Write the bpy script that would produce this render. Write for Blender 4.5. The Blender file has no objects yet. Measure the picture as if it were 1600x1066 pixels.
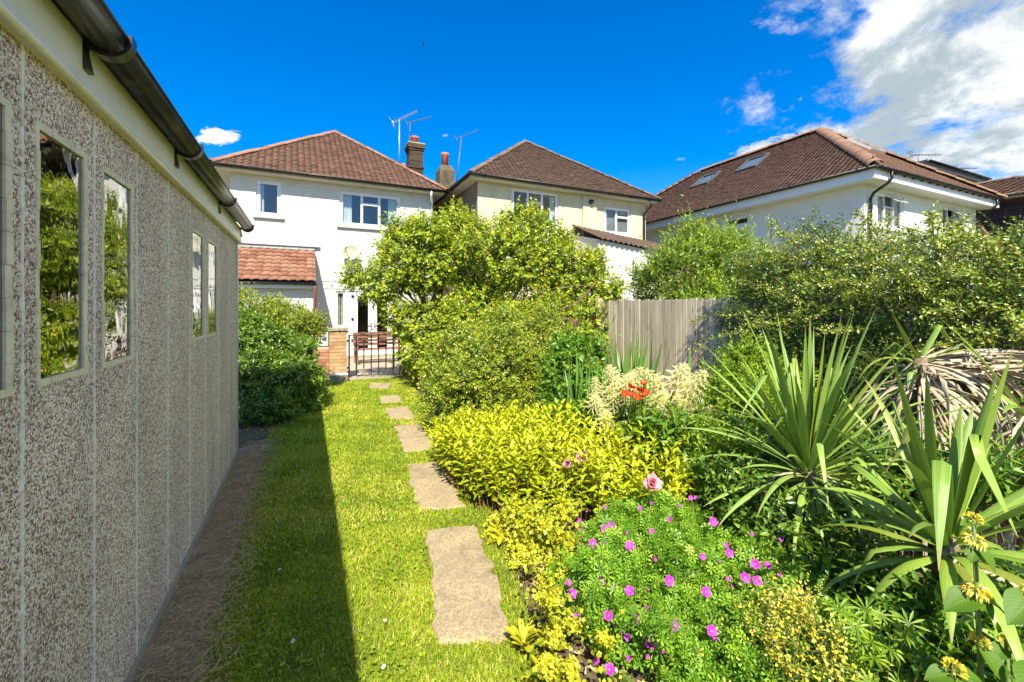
import bpy, math, random
import numpy as np
from mathutils import Vector, Matrix
R_ = math.radians
random.seed(7)
scene = bpy.context.scene
col = scene.collection

# ------------------------------------------------------------------ camera
YAW = R_(25.6)
cam_d = bpy.data.cameras.new('camera')
cam = bpy.data.objects.new('camera', cam_d); col.objects.link(cam)
cam.location = (0, 0, 1.6); cam.rotation_euler = (R_(90), 0, -YAW)
cam_d.sensor_width = 36; cam_d.lens = 15.03; cam_d.shift_y = -0.0331
cam_d.clip_start = 0.05; cam_d.clip_end = 2000
scene.camera = cam

# ------------------------------------------------------------------ light
SUN = Vector((-0.30, -0.80, 1.0)).normalized()          # towards the sun
EL = math.asin(SUN.z); AZ = math.atan2(SUN.x, SUN.y)    # azimuth from +Y, clockwise
sl = bpy.data.lights.new('sun', 'SUN'); sun = bpy.data.objects.new('sun', sl); col.objects.link(sun)
sl.energy = 5.0; sl.angle = R_(0.55); sl.color = (1.0, 0.93, 0.78)
sun.rotation_euler = (-SUN).to_track_quat('-Z', 'Y').to_euler()
sun.location = (-6, -14, 20)

vs = scene.view_settings
vs.view_transform = 'Standard'; vs.look = 'None'; vs.gamma = 1; vs.exposure = 1.0
vs.use_curve_mapping = False
scene.cycles.use_denoising = True
scene.cycles.max_bounces = 8; scene.cycles.transparent_max_bounces = 12
scene.cycles.caustics_reflective = False; scene.cycles.caustics_refractive = False
scene.cycles.sample_clamp_indirect = 4.0

# ---- node helper
class NT:
    def __init__(s, tree): s.t = tree; s.n = tree.nodes; s.l = tree.links
    def new(s, typ, **kw):
        n = s.n.new(typ)
        for k, v in kw.items():
            if k == 'ins':
                for a, b in v.items():
                    if hasattr(b, 'is_linked') or isinstance(b, bpy.types.NodeSocket): s.l.new(b, n.inputs[a])
                    else: n.inputs[a].default_value = b
            else: setattr(n, k, v)
        return n
    def math(s, op, a, b=0.0, c=0.0, clamp=False):
        n = s.n.new('ShaderNodeMath'); n.operation = op; n.use_clamp = clamp
        for i, x in enumerate((a, b, c)):
            if isinstance(x, bpy.types.NodeSocket): s.l.new(x, n.inputs[i])
            else: n.inputs[i].default_value = x
        return n.outputs[0]
    def vmath(s, op, a, b=None):
        n = s.n.new('ShaderNodeVectorMath'); n.operation = op
        for i, x in enumerate((a, b)):
            if x is None: continue
            if isinstance(x, bpy.types.NodeSocket): s.l.new(x, n.inputs[i])
            else: n.inputs[i].default_value = x
        return n
    def mix(s, fac, a, b, blend='MIX'):
        n = s.n.new('ShaderNodeMix'); n.data_type = 'RGBA'; n.blend_type = blend
        for i, x in ((0, fac), (6, a), (7, b)):
            if isinstance(x, bpy.types.NodeSocket): s.l.new(x, n.inputs[i])
            elif i == 0: n.inputs[0].default_value = x
            else: n.inputs[i].default_value = (*x[:3], 1)
        return n.outputs[2]
    def ramp(s, fac, stops, interp='LINEAR'):
        n = s.n.new('ShaderNodeValToRGB'); n.color_ramp.interpolation = interp
        e = n.color_ramp.elements
        while len(e) < len(stops): e.new(0.5)
        for k, (p, c) in enumerate(stops):
            e[k].position = p; e[k].color = (*c[:3], 1) if hasattr(c, '__len__') else (c, c, c, 1)
        s.l.new(fac, n.inputs[0]); return n.outputs[0]
    def noise(s, vec, scale, detail=3, rough=0.55, dist=0.0):
        n = s.n.new('ShaderNodeTexNoise'); n.inputs['Scale'].default_value = scale
        n.inputs['Detail'].default_value = detail; n.inputs['Roughness'].default_value = rough
        n.inputs['Distortion'].default_value = dist
        s.l.new(vec, n.inputs['Vector']); return n.outputs[0]

# ------------------------------------------------------------------ sky with clouds
def build_world():
    w = bpy.data.worlds.new('World'); scene.world = w; w.use_nodes = True
    t = NT(w.node_tree); t.n.clear()
    sky = t.new('ShaderNodeTexSky'); sky.sky_type = 'NISHITA'; sky.sun_disc = False
    sky.sun_elevation = EL; sky.sun_rotation = AZ
    sky.altitude = 300; sky.air_density = 1.0; sky.dust_density = 0.7; sky.ozone_density = 3.2
    hs = t.new('ShaderNodeHueSaturation', ins={'Hue': 0.509, 'Saturation': 1.52, 'Value': 1.0, 'Color': sky.outputs[0]})
    tc = t.new('ShaderNodeTexCoord')
    d = t.vmath('NORMALIZE', tc.outputs['Generated']).outputs[0]
    sp = t.new('ShaderNodeSeparateXYZ', ins={0: d})
    x, y, z = sp.outputs
    zz = t.math('ADD', t.math('MAXIMUM', z, 0.0), 0.28)
    pl = t.new('ShaderNodeCombineXYZ', ins={0: t.math('DIVIDE', x, zz), 1: t.math('DIVIDE', y, zz), 2: 3.7}).outputs[0]
    n1 = t.noise(pl, 2.6, 10, 0.66, 0.2)
    n2 = t.noise(pl, 7.0, 5, 0.6, 0.3)
    base = t.math('ADD', t.math('MULTIPLY', n1, 0.78), t.math('MULTIPLY', n2, 0.22))
    # eastern cloud bank, its unseen south-east part widened for white fill light
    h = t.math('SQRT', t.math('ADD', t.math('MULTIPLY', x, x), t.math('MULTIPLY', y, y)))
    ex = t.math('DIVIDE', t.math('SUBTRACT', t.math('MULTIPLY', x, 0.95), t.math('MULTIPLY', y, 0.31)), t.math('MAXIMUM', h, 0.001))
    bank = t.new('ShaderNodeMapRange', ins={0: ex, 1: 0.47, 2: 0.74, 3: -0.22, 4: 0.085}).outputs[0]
    n3 = t.noise(pl, 9.0, 6, 0.62, 0.5)
    def puff(v, r, amp, fl=1.0):
        # ragged little cloud: an upright-squashed spot with its edge torn by noise
        v = Vector(v).normalized()
        q = t.vmath('MULTIPLY', t.vmath('SUBTRACT', d, tuple(v)).outputs[0], (1.0, 1.0, fl)).outputs[0]
        dd = t.vmath('LENGTH', q).outputs['Value']
        e = t.math('SUBTRACT', 1.0, t.math('DIVIDE', dd, r))
        e = t.math('ADD', e, t.math('MULTIPLY', t.math('SUBTRACT', n3, 0.5), 2.6))
        return t.math('MULTIPLY', t.math('MAXIMUM', t.math('MINIMUM', e, 1.0), 0.0), amp)
    p = t.math('MAXIMUM', puff((-0.19, 1.2, 0.395), 0.055, 0.55, 1.9), puff((-0.155, 1.18, 0.40), 0.035, 0.5, 1.6))
    p = t.math('MAXIMUM', p, puff((1.0, 0.62, 0.36), 0.10, 0.52, 1.8))
    p = t.math('MAXIMUM', p, puff((0.945, 0.652, 0.36), 0.07, 0.40, 2.2))
    p = t.math('MAXIMUM', p, puff((0.78, 0.735, 0.345), 0.03, 0.26, 2.0))
    p = t.math('MAXIMUM', p, puff((1.035, 0.61, 0.485), 0.03, 0.30, 1.2))
    p = t.math('MAXIMUM', p, puff((0.29, 0.965, 0.40), 0.03, 0.28, 1.5))
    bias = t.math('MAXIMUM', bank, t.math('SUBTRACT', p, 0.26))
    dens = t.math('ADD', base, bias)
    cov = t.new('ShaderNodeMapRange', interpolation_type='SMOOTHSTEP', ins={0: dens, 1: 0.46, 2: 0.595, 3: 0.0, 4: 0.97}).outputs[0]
    g = t.noise(pl, 4.2, 6, 0.62, 0.4)
    shade = t.new('ShaderNodeMapRange', interpolation_type='SMOOTHSTEP', ins={0: g, 1: 0.38, 2: 0.62, 3: 0.0, 4: 1.0}).outputs[0]
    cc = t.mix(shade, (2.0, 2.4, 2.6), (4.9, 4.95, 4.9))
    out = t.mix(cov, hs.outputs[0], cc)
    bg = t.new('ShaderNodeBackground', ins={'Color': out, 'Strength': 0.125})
    o = t.new('ShaderNodeOutputWorld'); t.l.new(bg.outputs[0], o.inputs[0])
build_world()

# ------------------------------------------------------------------ materials
def newmat(name):
    m = bpy.data.materials.new(name); m.use_nodes = True
    t = NT(m.node_tree); t.n.clear()
    out = t.new('ShaderNodeOutputMaterial')
    b = t.new('ShaderNodeBsdfPrincipled'); t.l.new(b.outputs[0], out.inputs[0])
    return m, t, b, out
def setc(t, sock, c):
    if isinstance(c, bpy.types.NodeSocket): t.l.new(c, sock)
    else: sock.default_value = (*c, 1)
def bump(t, b, h, strength, dist):
    n = t.new('ShaderNodeBump', ins={'Strength': strength, 'Distance': dist, 'Height': h})
    t.l.new(n.outputs[0], b.inputs['Normal'])
def pos(t): return t.new('ShaderNodeNewGeometry').outputs['Position']
def oi(t): return t.new('ShaderNodeObjectInfo').outputs['Random']

def pmat(name, c1, c2=None, scale=4, rough=0.7, bs=0.0, bscale=60, bd=0.01, spec=0.4, metal=0.0, dirt=None, vary=0.0):
    m, t, b, o = newmat(name)
    p = pos(t)
    c = c1
    if c2:
        f = t.ramp(t.noise(p, scale, 5), [(0.32, 0.0), (0.68, 1.0)])
        c = t.mix(f, c1, c2)
    if dirt:
        f2 = t.ramp(t.noise(p, dirt[1], 6, 0.65, 0.6), [(0.5, 0.0), (0.72, dirt[2])])
        c = t.mix(f2, c, dirt[0])
    if vary:
        hv = t.new('ShaderNodeHueSaturation', ins={'Hue': 0.5, 'Saturation': 1.0,
             'Value': t.new('ShaderNodeMapRange', ins={0: oi(t), 3: 1 - vary, 4: 1 + vary}).outputs[0]})
        setc(t, hv.inputs['Color'], c); c = hv.outputs[0]
    setc(t, b.inputs['Base Color'], c)
    b.inputs['Roughness'].default_value = rough; b.inputs['Metallic'].default_value = metal
    b.inputs['Specular IOR Level'].default_value = spec
    if bs: bump(t, b, t.noise(p, bscale, 4, 0.6), bs, bd)
    return m

def leafmat(name, stops, rough=0.42, trans=0.32, spec=0.5, bumpy=False):
    m, t, b, o = newmat(name)
    a = t.new('ShaderNodeAttribute', attribute_name='rnd').outputs['Fac']
    c = t.ramp(a, stops)
    t.l.new(c, b.inputs['Base Color']); b.inputs['Roughness'].default_value = rough
    b.inputs['Specular IOR Level'].default_value = spec
    tr = t.new('ShaderNodeBsdfTranslucent')
    tc = t.new('ShaderNodeHueSaturation', ins={'Hue': 0.485, 'Saturation': 1.15, 'Value': 1.25, 'Color': c})
    t.l.new(tc.outputs[0], tr.inputs[0])
    mx = t.new('ShaderNodeMixShader', ins={0: trans}); t.l.new(b.outputs[0], mx.inputs[1]); t.l.new(tr.outputs[0], mx.inputs[2])
    t.l.new(mx.outputs[0], o.inputs[0])
    return m

M = {}
def build_mats():
    # pebble-dash: small brown, pink and white stone chips
    m, t, b, o = newmat('pebbledash'); p = pos(t)
    v = t.new('ShaderNodeTexVoronoi', ins={'Vector': p, 'Scale': 150.0, 'Randomness': 1.0})
    s = t.new('ShaderNodeSeparateColor', ins={0: v.outputs['Color']})
    c = t.ramp(s.outputs[0], [(0.0, (0.06, 0.03, 0.024)), (0.16, (0.24, 0.13, 0.095)), (0.30, (0.50, 0.34, 0.27)), (0.44, (0.76, 0.61, 0.52)), (0.60, (0.92, 0.82, 0.73)), (0.78, (0.97, 0.92, 0.86))], 'CONSTANT')
    gap = t.ramp(v.outputs['Distance'], [(0.50, 0.0), (0.78, 1.0)])
    c = t.mix(gap, c, (0.56, 0.44, 0.39))
    big = t.ramp(t.noise(t.vmath('MULTIPLY', p, (1, 2.2, .8)).outputs[0], 1.3, 6, 0.65, 0.5), [(0.3, 0.78), (0.62, 1.06)])
    c = t.mix(1.0, c, big, 'MULTIPLY')
    t.l.new(c, b.inputs['Base Color']); b.inputs['Roughness'].default_value = 0.75
    hgt = t.math('SUBTRACT', 1.0, v.outputs['Distance'])
    bump(t, b, hgt, 0.65, 0.006); M['pebbledash'] = m
    # mortar line: pale sealant, patchy
    M['sealant'] = pmat('sealant', (0.90, 0.90, 0.86), (0.70, 0.68, 0.62), 60, 0.85, 0.8, 120, 0.004, dirt=((0.45, 0.38, 0.32), 45, 0.5))
    M['cream_paint'] = pmat('cream_paint', (0.797, 0.747, 0.582), (0.628, 0.586, 0.444), 9, 0.6, 0.6, 45, 0.006, dirt=((0.266, 0.241, 0.180), 30, 0.6))
    M['fascia'] = pmat('fascia', (0.806, 0.781, 0.678), (0.706, 0.695, 0.564), 3, 0.35, 0.15, 20, 0.003, dirt=((0.336, 0.342, 0.249), 7, 0.25))
    M['trim_metal'] = pmat('trim_metal', (0.62, 0.66, 0.66), (0.5, 0.53, 0.54), 10, 0.35, metal=0.6)
    M['black_plastic'] = pmat('black_plastic', (0.012, 0.012, 0.012), (0.03, 0.03, 0.027), 6, 0.28, spec=0.6, dirt=((0.14, 0.13, 0.095), 5, 0.45))
    M['gutter_dusty'] = M['black_plastic']; M['black_plastic'] = pmat('black_plain', (0.010, 0.010, 0.010), (0.02, 0.02, 0.02), 6, 0.4, spec=0.4)
    M['roof_sheet'] = pmat('roof_sheet', (0.27, 0.26, 0.24), (0.17, 0.18, 0.15), 5, 0.9, 0.4, 40)
    # roughcast
    M['white_render'] = pmat('white_render', (0.599, 0.593, 0.542), (0.539, 0.533, 0.480), 1.7, 0.9, 0.6, 38, 0.02, dirt=((0.389, 0.371, 0.310), 1.9, 0.55))
    M['cream_render'] = pmat('cream_render', (0.649, 0.589, 0.403), (0.582, 0.516, 0.339), 2.2, 0.92, 1.0, 26, 0.03, dirt=((0.416, 0.363, 0.227), 4.0, 0.45))
    M['rough_white'] = pmat('rough_white', (0.665, 0.639, 0.565), (0.582, 0.557, 0.482), 7, 0.92, 1.0, 16, 0.05, dirt=((0.349, 0.332, 0.274), 9, 0.4))
    M['smooth_white'] = pmat('smooth_white', (0.659, 0.645, 0.581), (0.617, 0.603, 0.541), 1.2, 0.85, 0.25, 50, 0.006, dirt=((0.501, 0.480, 0.408), 1.5, 0.3))
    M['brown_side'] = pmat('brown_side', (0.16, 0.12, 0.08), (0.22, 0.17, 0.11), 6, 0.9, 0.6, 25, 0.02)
    M['upvc'] = pmat('upvc', (0.720, 0.720, 0.711), (0.684, 0.684, 0.675), 2, 0.32)
    M['cream_wood'] = pmat('cream_wood', (0.70, 0.68, 0.58), (0.62, 0.60, 0.50), 3, 0.5)
    M['sill'] = pmat('sill', (0.36, 0.34, 0.31), (0.5, 0.48, 0.44), 8, 0.8, 0.3, 40)
    M['slate_ledge'] = pmat('slate_ledge', (0.45, 0.45, 0.42), (0.32, 0.33, 0.31), 6, 0.8, 0.3, 30)
    M['curtain'] = pmat('curtain', (0.72, 0.74, 0.72), (0.6, 0.63, 0.62), 4, 0.9)
    M['curtain_green'] = pmat('curtain_green', (0.45, 0.5, 0.3), (0.7, 0.72, 0.62), 14, 0.9)
    M['blind'] = pmat('blind', (0.55, 0.6, 0.58), (0.5, 0.54, 0.52), 4, 0.7)
    M['dark_room'] = pmat('dark_room', (0.030, 0.033, 0.035), (0.050, 0.050, 0.050), 2, 0.9)
    # glass: clear pane with mirror-like sheen
    m, t, b, o = newmat('glass')
    tr = t.new('ShaderNodeBsdfTransparent', ins={'Color': (0.72, 0.77, 0.76, 1)})
    gl = t.new('ShaderNodeBsdfGlossy', ins={'Color': (1.0, 0.95, 0.86, 1), 'Roughness': 0.02})
    lw = t.new('ShaderNodeLayerWeight', ins={0: 0.5}); fr_ = t.math('ADD', 0.11, t.math('MULTIPLY', t.math('POWER', lw.outputs['Facing'], 5.0), 0.85))
    mx = t.new('ShaderNodeMixShader'); t.l.new(fr_, mx.inputs[0]); t.l.new(tr.outputs[0], mx.inputs[1]); t.l.new(gl.outputs[0], mx.inputs[2])
    nz = t.new('ShaderNodeBump', ins={'Strength': 0.12, 'Distance': 0.02, 'Height': t.noise(pos(t), 5, 2)})
    t.l.new(nz.outputs[0], gl.inputs['Normal']); t.l.new(mx.outputs[0], o.inputs[0]); M['glass'] = m
    m, t, b, o = newmat('garage_glass')
    tr = t.new('ShaderNodeBsdfTransparent', ins={'Color': (0.22, 0.25, 0.22, 1)})
    gl = t.new('ShaderNodeBsdfGlossy', ins={'Color': (1, 1, 1, 1), 'Roughness': 0.02})
    lw = t.new('ShaderNodeLayerWeight', ins={0: 0.5}); fr_ = t.math('ADD', 0.42, t.math('MULTIPLY', t.math('POWER', lw.outputs['Facing'], 5.0), 0.55))
    mx = t.new('ShaderNodeMixShader'); t.l.new(fr_, mx.inputs[0]); t.l.new(tr.outputs[0], mx.inputs[1]); t.l.new(gl.outputs[0], mx.inputs[2])
    nz = t.new('ShaderNodeBump', ins={'Strength': 0.12, 'Distance': 0.02, 'Height': t.noise(pos(t), 7, 2, 0.5, 0.3)})
    t.l.new(nz.outputs[0], gl.inputs['Normal']); t.l.new(mx.outputs[0], o.inputs[0]); M['garage_glass'] = m
    # roof tiles with per-tile colour
    def tilemat(name, stops, moss, mossf, rough=0.85):
        m, t, b, o = newmat(name); p = pos(t)
        a = t.new('ShaderNodeAttribute', attribute_name='rnd').outputs['Fac']
        c = t.ramp(a, stops)
        f = t.ramp(t.noise(p, 2.6, 6, 0.7, 0.4), [(0.48, 0.0), (0.7, mossf)])
        c = t.mix(f, c, moss)
        f3 = t.ramp(t.noise(p, 23, 4, 0.7), [(0.62, 0.0), (0.74, 0.7)])
        c = t.mix(f3, c, (0.42, 0.40, 0.34))
        t.l.new(c, b.inputs['Base Color']); b.inputs['Roughness'].default_value = rough
        bump(t, b, t.noise(p, 60, 4), 0.4, 0.006); return m
    M['tile_red'] = tilemat('tile_red', [(0, (0.057, 0.028, 0.020)), (0.3, (0.113, 0.058, 0.038)), (0.65, (0.170, 0.086, 0.056)), (1, (0.258, 0.144, 0.090))], (0.103, 0.081, 0.056), 0.45)
    M['tile_brown'] = tilemat('tile_brown', [(0, (0.04, 0.021, 0.015)), (0.4, (0.08, 0.044, 0.03)), (0.8, (0.12, 0.068, 0.046)), (1, (0.2, 0.125, 0.09))], (0.07, 0.055, 0.038), 0.5)
    M['tile_chestnut'] = tilemat('tile_chestnut', [(0, (0.08, 0.04, 0.026)), (0.5, (0.14, 0.074, 0.046)), (1, (0.21, 0.115, 0.07))], (0.11, 0.062, 0.04), 0.4)
    def objtile(name, stops, dirt, df):
        m, t, b, o = newmat(name); p = pos(t)
        c = t.ramp(oi(t), stops)
        f = t.ramp(t.noise(p, 16, 5, 0.7), [(0.45, 0.0), (0.7, df)])
        c = t.mix(f, c, dirt)
        t.l.new(c, b.inputs['Base Color']); b.inputs['Roughness'].default_value = 0.82
        bump(t, b, t.noise(p, 70, 4), 0.5, 0.006); return m
    M['hip_orange'] = objtile('hip_orange', [(0, (0.167, 0.062, 0.031)), (0.5, (0.248, 0.105, 0.053)), (1, (0.310, 0.155, 0.087))], (0.279, 0.211, 0.155), 0.6)
    M['hip_brown'] = objtile('hip_brown', [(0, (0.091, 0.052, 0.035)), (1, (0.154, 0.098, 0.066))], (0.245, 0.217, 0.175), 0.6)
    M['hip_tan'] = objtile('hip_tan', [(0, (0.203, 0.112, 0.068)), (1, (0.255, 0.150, 0.094))], (0.180, 0.098, 0.064), 0.5)
    M['pantile'] = objtile('pantile', [(0, (0.168, 0.060, 0.032)), (0.5, (0.235, 0.102, 0.053)), (1, (0.280, 0.150, 0.083))], (0.168, 0.072, 0.048), 0.6)
    M['brick_red'] = objtile('brick_red', [(0, (0.34, 0.10, 0.06)), (0.5, (0.42, 0.15, 0.09)), (0.8, (0.46, 0.24, 0.13)), (1, (0.50, 0.32, 0.17))], (0.45, 0.33, 0.22), 0.5)
    M['brick_buff'] = objtile('brick_buff', [(0, (0.33, 0.17, 0.07)), (0.5, (0.44, 0.26, 0.11)), (1, (0.50, 0.33, 0.16))], (0.30, 0.20, 0.11), 0.6)
    M['brick_sooty'] = objtile('brick_sooty', [(0, (0.028, 0.016, 0.011)), (0.5, (0.069, 0.042, 0.021)), (1, (0.121, 0.074, 0.033))], (0.019, 0.014, 0.009), 0.7)
    M['mortar'] = pmat('mortar', (0.50, 0.44, 0.35), (0.42, 0.36, 0.28), 20, 0.95, 0.5, 80, 0.006)
    M['mortar_dark'] = pmat('mortar_dark', (0.20, 0.17, 0.12), (0.13, 0.11, 0.08), 20, 0.95, 0.5, 80, 0.006)
    M['concrete_cap'] = pmat('concrete_cap', (0.36, 0.32, 0.22), (0.26, 0.25, 0.17), 12, 0.95, 0.6, 50, 0.01)
    M['white_block'] = pmat('white_block', (0.75, 0.75, 0.72), (0.66, 0.66, 0.62), 8, 0.8, 0.3, 40)
    M['sooty_render'] = pmat('sooty_render', (0.083, 0.069, 0.039), (0.165, 0.133, 0.078), 3.5, 0.95, 0.8, 25, 0.03, dirt=((0.032, 0.026, 0.016), 5, 0.7))
    M['terracotta'] = pmat('terracotta', (0.661, 0.172, 0.079), (0.546, 0.137, 0.064), 5, 0.75, 0.2, 50, 0.004)
    M['wrought_iron'] = pmat('wrought_iron', (0.016, 0.015, 0.015), (0.04, 0.03, 0.025), 18, 0.5)
    M['rust_pipe'] = pmat('rust_pipe', (0.22, 0.07, 0.04), (0.28, 0.11, 0.07), 8, 0.6)
    M['aluminium'] = pmat('aluminium', (0.60, 0.62, 0.64), (0.5, 0.52, 0.55), 9, 0.35, metal=0.7)
    M['dark_metal'] = pmat('dark_metal', (0.10, 0.10, 0.11), (0.17, 0.17, 0.18), 9, 0.5, metal=0.4)
    M['dish'] = pmat('dish', (0.372, 0.348, 0.228), (0.330, 0.312, 0.216), 5, 0.6)
    M['dark_clad'] = pmat('dark_clad', (0.045, 0.026, 0.02), (0.07, 0.042, 0.03), 3, 0.7, vary=0.25)
    M['felt'] = pmat('felt', (0.05, 0.05, 0.055), (0.08, 0.08, 0.085), 4, 0.6)
    # weathered fence boards, grain along z
    m, t, b, o = newmat('fence_wood'); p = pos(t)
    st = t.vmath('MULTIPLY', p, (40, 40, 1.6)).outputs[0]
    g = t.noise(st, 1.0, 5, 0.6, 0.3)
    c = t.ramp(g, [(0.25, (0.24, 0.18, 0.095)), (0.5, (0.55, 0.44, 0.265)), (0.75, (0.76, 0.63, 0.40))])
    kn = t.new('ShaderNodeTexVoronoi', ins={'Vector': t.vmath('MULTIPLY', p, (1, 8, 2.6)).outputs[0], 'Scale': 1.0})
    c = t.mix(t.ramp(kn.outputs['Distance'], [(0.05, 0.75), (0.12, 0.0)]), c, (0.10, 0.06, 0.035))
    hv = t.new('ShaderNodeHueSaturation', ins={'Saturation': 0.9, 'Value': t.new('ShaderNodeMapRange', ins={0: oi(t), 3: 0.78, 4: 1.18}).outputs[0], 'Color': c})
    t.l.new(hv.outputs[0], b.inputs['Base Color']); b.inputs['Roughness'].default_value = 0.85
    bump(t, b, g, 0.5, 0.004); M['fence_wood'] = m
    M['bench_wood'] = pmat('bench_wood', (0.20, 0.09, 0.055), (0.28, 0.14, 0.09), 9, 0.7, 0.3, 60, 0.003)
    M['timber_post'] = pmat('timber_post', (0.30, 0.16, 0.09), (0.36, 0.22, 0.13), 9, 0.8, 0.3, 60, 0.004)
    # ground
    M['ground'] = pmat('ground', (0.10, 0.13, 0.04), (0.16, 0.14, 0.07), 0.8, 0.95, 0.6, 20, 0.03)
    M['lawn_soil'] = pmat('lawn_soil', (0.12, 0.14, 0.015), (0.22, 0.19, 0.05), 5, 0.95, 0.8, 60, 0.02)
    M['soil'] = pmat('soil', (0.085, 0.055, 0.034), (0.17, 0.12, 0.08), 14, 0.95, 1.0, 45, 0.03, dirt=((0.26, 0.20, 0.145), 40, 0.6))
    M['dirt'] = pmat('dirt', (0.266, 0.188, 0.115), (0.433, 0.319, 0.195), 7, 0.95, 0.8, 70, 0.012, dirt=((0.168, 0.122, 0.077), 5, 0.7))
    M['patio'] = pmat('patio', (0.42, 0.36, 0.27), (0.33, 0.28, 0.2), 4, 0.9, 0.3, 40)
    m, t, b, o = newmat('slab_stone'); p = pos(t)
    c = t.ramp(t.noise(p, 70, 6, 0.8), [(0.30, (0.135, 0.10, 0.068)), (0.5, (0.37, 0.285, 0.155)), (0.7, (0.60, 0.49, 0.29))])
    c = t.mix(t.ramp(t.noise(p, 6, 5, 0.6, 0.5), [(0.45, 0.0), (0.68, 0.55)]), c, (0.25, 0.185, 0.12))
    c = t.mix(t.ramp(t.noise(p, 19, 3, 0.5), [(0.70, 0.0), (0.74, 0.8)]), c, (0.09, 0.08, 0.06))
    c = t.mix(t.ramp(t.noise(p, 3.1, 6, 0.7, 0.8), [(0.50, 0.0), (0.66, 0.55)]), c, (0.17, 0.145, 0.075))
    c = t.mix(t.ramp(t.noise(p, 55, 3, 0.5), [(0.66, 0.0), (0.70, 0.8)]), c, (0.10, 0.085, 0.06))
    t.l.new(c, b.inputs['Base Color']); b.inputs['Roughness'].default_value = 0.92
    bump(t, b, t.noise(p, 130, 4, 0.7), 0.8, 0.006); M['slab_stone'] = m
    # plants
    M['bark'] = pmat('bark', (0.15, 0.105, 0.065), (0.26, 0.19, 0.12), 30, 0.9, 0.6, 90, 0.006)
    M['red_stem'] = pmat('red_stem', (0.30, 0.10, 0.05), (0.22, 0.16, 0.05), 20, 0.7)
    M['green_stem'] = pmat('green_stem', (0.16, 0.22, 0.05), (0.10, 0.16, 0.03), 20, 0.6)
    L = leafmat
    M['grass'] = L('grass', [(0, (0.118, 0.206, 0.010)), (0.35, (0.264, 0.385, 0.015)), (0.72, (0.446, 0.510, 0.022)), (0.88, (0.613, 0.578, 0.070)), (1, (0.765, 0.689, 0.221))], 0.55, 0.35, 0.3)
    M['straw'] = L('straw', [(0, (0.286, 0.195, 0.091)), (0.6, (0.494, 0.377, 0.195)), (1, (0.715, 0.585, 0.338))], 0.7, 0.1, 0.3)
    M['lilac'] = L('lilac', [(0, (0.094, 0.164, 0.010)), (0.45, (0.241, 0.347, 0.018)), (0.8, (0.510, 0.559, 0.023)), (1, (0.880, 0.693, 0.053))], 0.38, 0.33, 0.5)
    M['cotoneaster'] = L('cotoneaster', [(0, (0.035, 0.091, 0.009)), (0.5, (0.105, 0.200, 0.014)), (0.85, (0.282, 0.363, 0.030)), (1, (0.566, 0.525, 0.114))], 0.3, 0.25, 0.6)
    M['shrub_mid'] = L('shrub_mid', [(0, (0.078, 0.155, 0.015)), (0.5, (0.249, 0.346, 0.021)), (0.85, (0.497, 0.518, 0.034)), (1, (0.857, 0.658, 0.104))], 0.38, 0.3, 0.5)
    M['shrub_dark'] = L('shrub_dark', [(0, (0.050, 0.111, 0.013)), (0.5, (0.124, 0.241, 0.020)), (0.9, (0.276, 0.403, 0.032)), (1, (0.609, 0.564, 0.097))], 0.32, 0.28, 0.55)
    M['shrub_fresh'] = L('shrub_fresh', [(0, (0.078, 0.167, 0.008)), (0.5, (0.208, 0.347, 0.016)), (1, (0.434, 0.529, 0.030))], 0.4, 0.35, 0.5)
    M['shoot_pale'] = L('shoot_pale', [(0, (0.156, 0.216, 0.030)), (0.6, (0.312, 0.360, 0.072)), (1, (0.552, 0.528, 0.204))], 0.42, 0.3, 0.5)
    M['gold'] = L('gold', [(0, (0.184, 0.261, 0.008)), (0.35, (0.369, 0.446, 0.009)), (0.75, (0.504, 0.553, 0.013)), (1, (0.604, 0.621, 0.029))], 0.42, 0.3, 0.4)
    M['gold_ground'] = L('gold_ground', [(0, (0.259, 0.317, 0.020)), (0.5, (0.605, 0.605, 0.030)), (1, (0.880, 0.792, 0.101))], 0.45, 0.3, 0.4)
    M['geranium'] = L('geranium', [(0, (0.084, 0.203, 0.018)), (0.5, (0.206, 0.407, 0.025)), (0.85, (0.392, 0.576, 0.052)), (1, (0.745, 0.745, 0.203))], 0.45, 0.32, 0.45)
    M['perennial'] = L('perennial', [(0, (0.046, 0.133, 0.009)), (0.5, (0.133, 0.281, 0.016)), (1, (0.329, 0.469, 0.046))], 0.4, 0.32, 0.5)
    M['plume'] = L('plume', [(0, (0.809, 0.708, 0.294)), (0.6, (0.880, 0.880, 0.530)), (1, (0.880, 0.880, 0.704))], 0.7, 0.45, 0.2)
    M['poppy'] = L('poppy', [(0, (0.55, 0.05, 0.010)), (1, (0.78, 0.11, 0.02))], 0.5, 0.35, 0.3)
    M['magenta'] = L('magenta', [(0, (0.72, 0.45, 0.66)), (0.16, (0.40, 0.02, 0.36)), (0.6, (0.58, 0.045, 0.54)), (1, (0.70, 0.11, 0.66))], 0.5, 0.3, 0.3)
    M['peony'] = L('peony', [(0, (0.66, 0.15, 0.22)), (0.5, (0.78, 0.42, 0.46)), (1, (0.84, 0.72, 0.68))], 0.5, 0.3, 0.3)
    M['yellow_flower'] = L('yellow_flower', [(0, (0.631, 0.486, 0.035)), (0.6, (0.784, 0.670, 0.069)), (1, (0.828, 0.786, 0.476))], 0.5, 0.3, 0.3)
    M['daisy'] = L('daisy', [(0, (0.8, 0.8, 0.76)), (1, (0.84, 0.82, 0.7))], 0.5, 0.2, 0.3)
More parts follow.
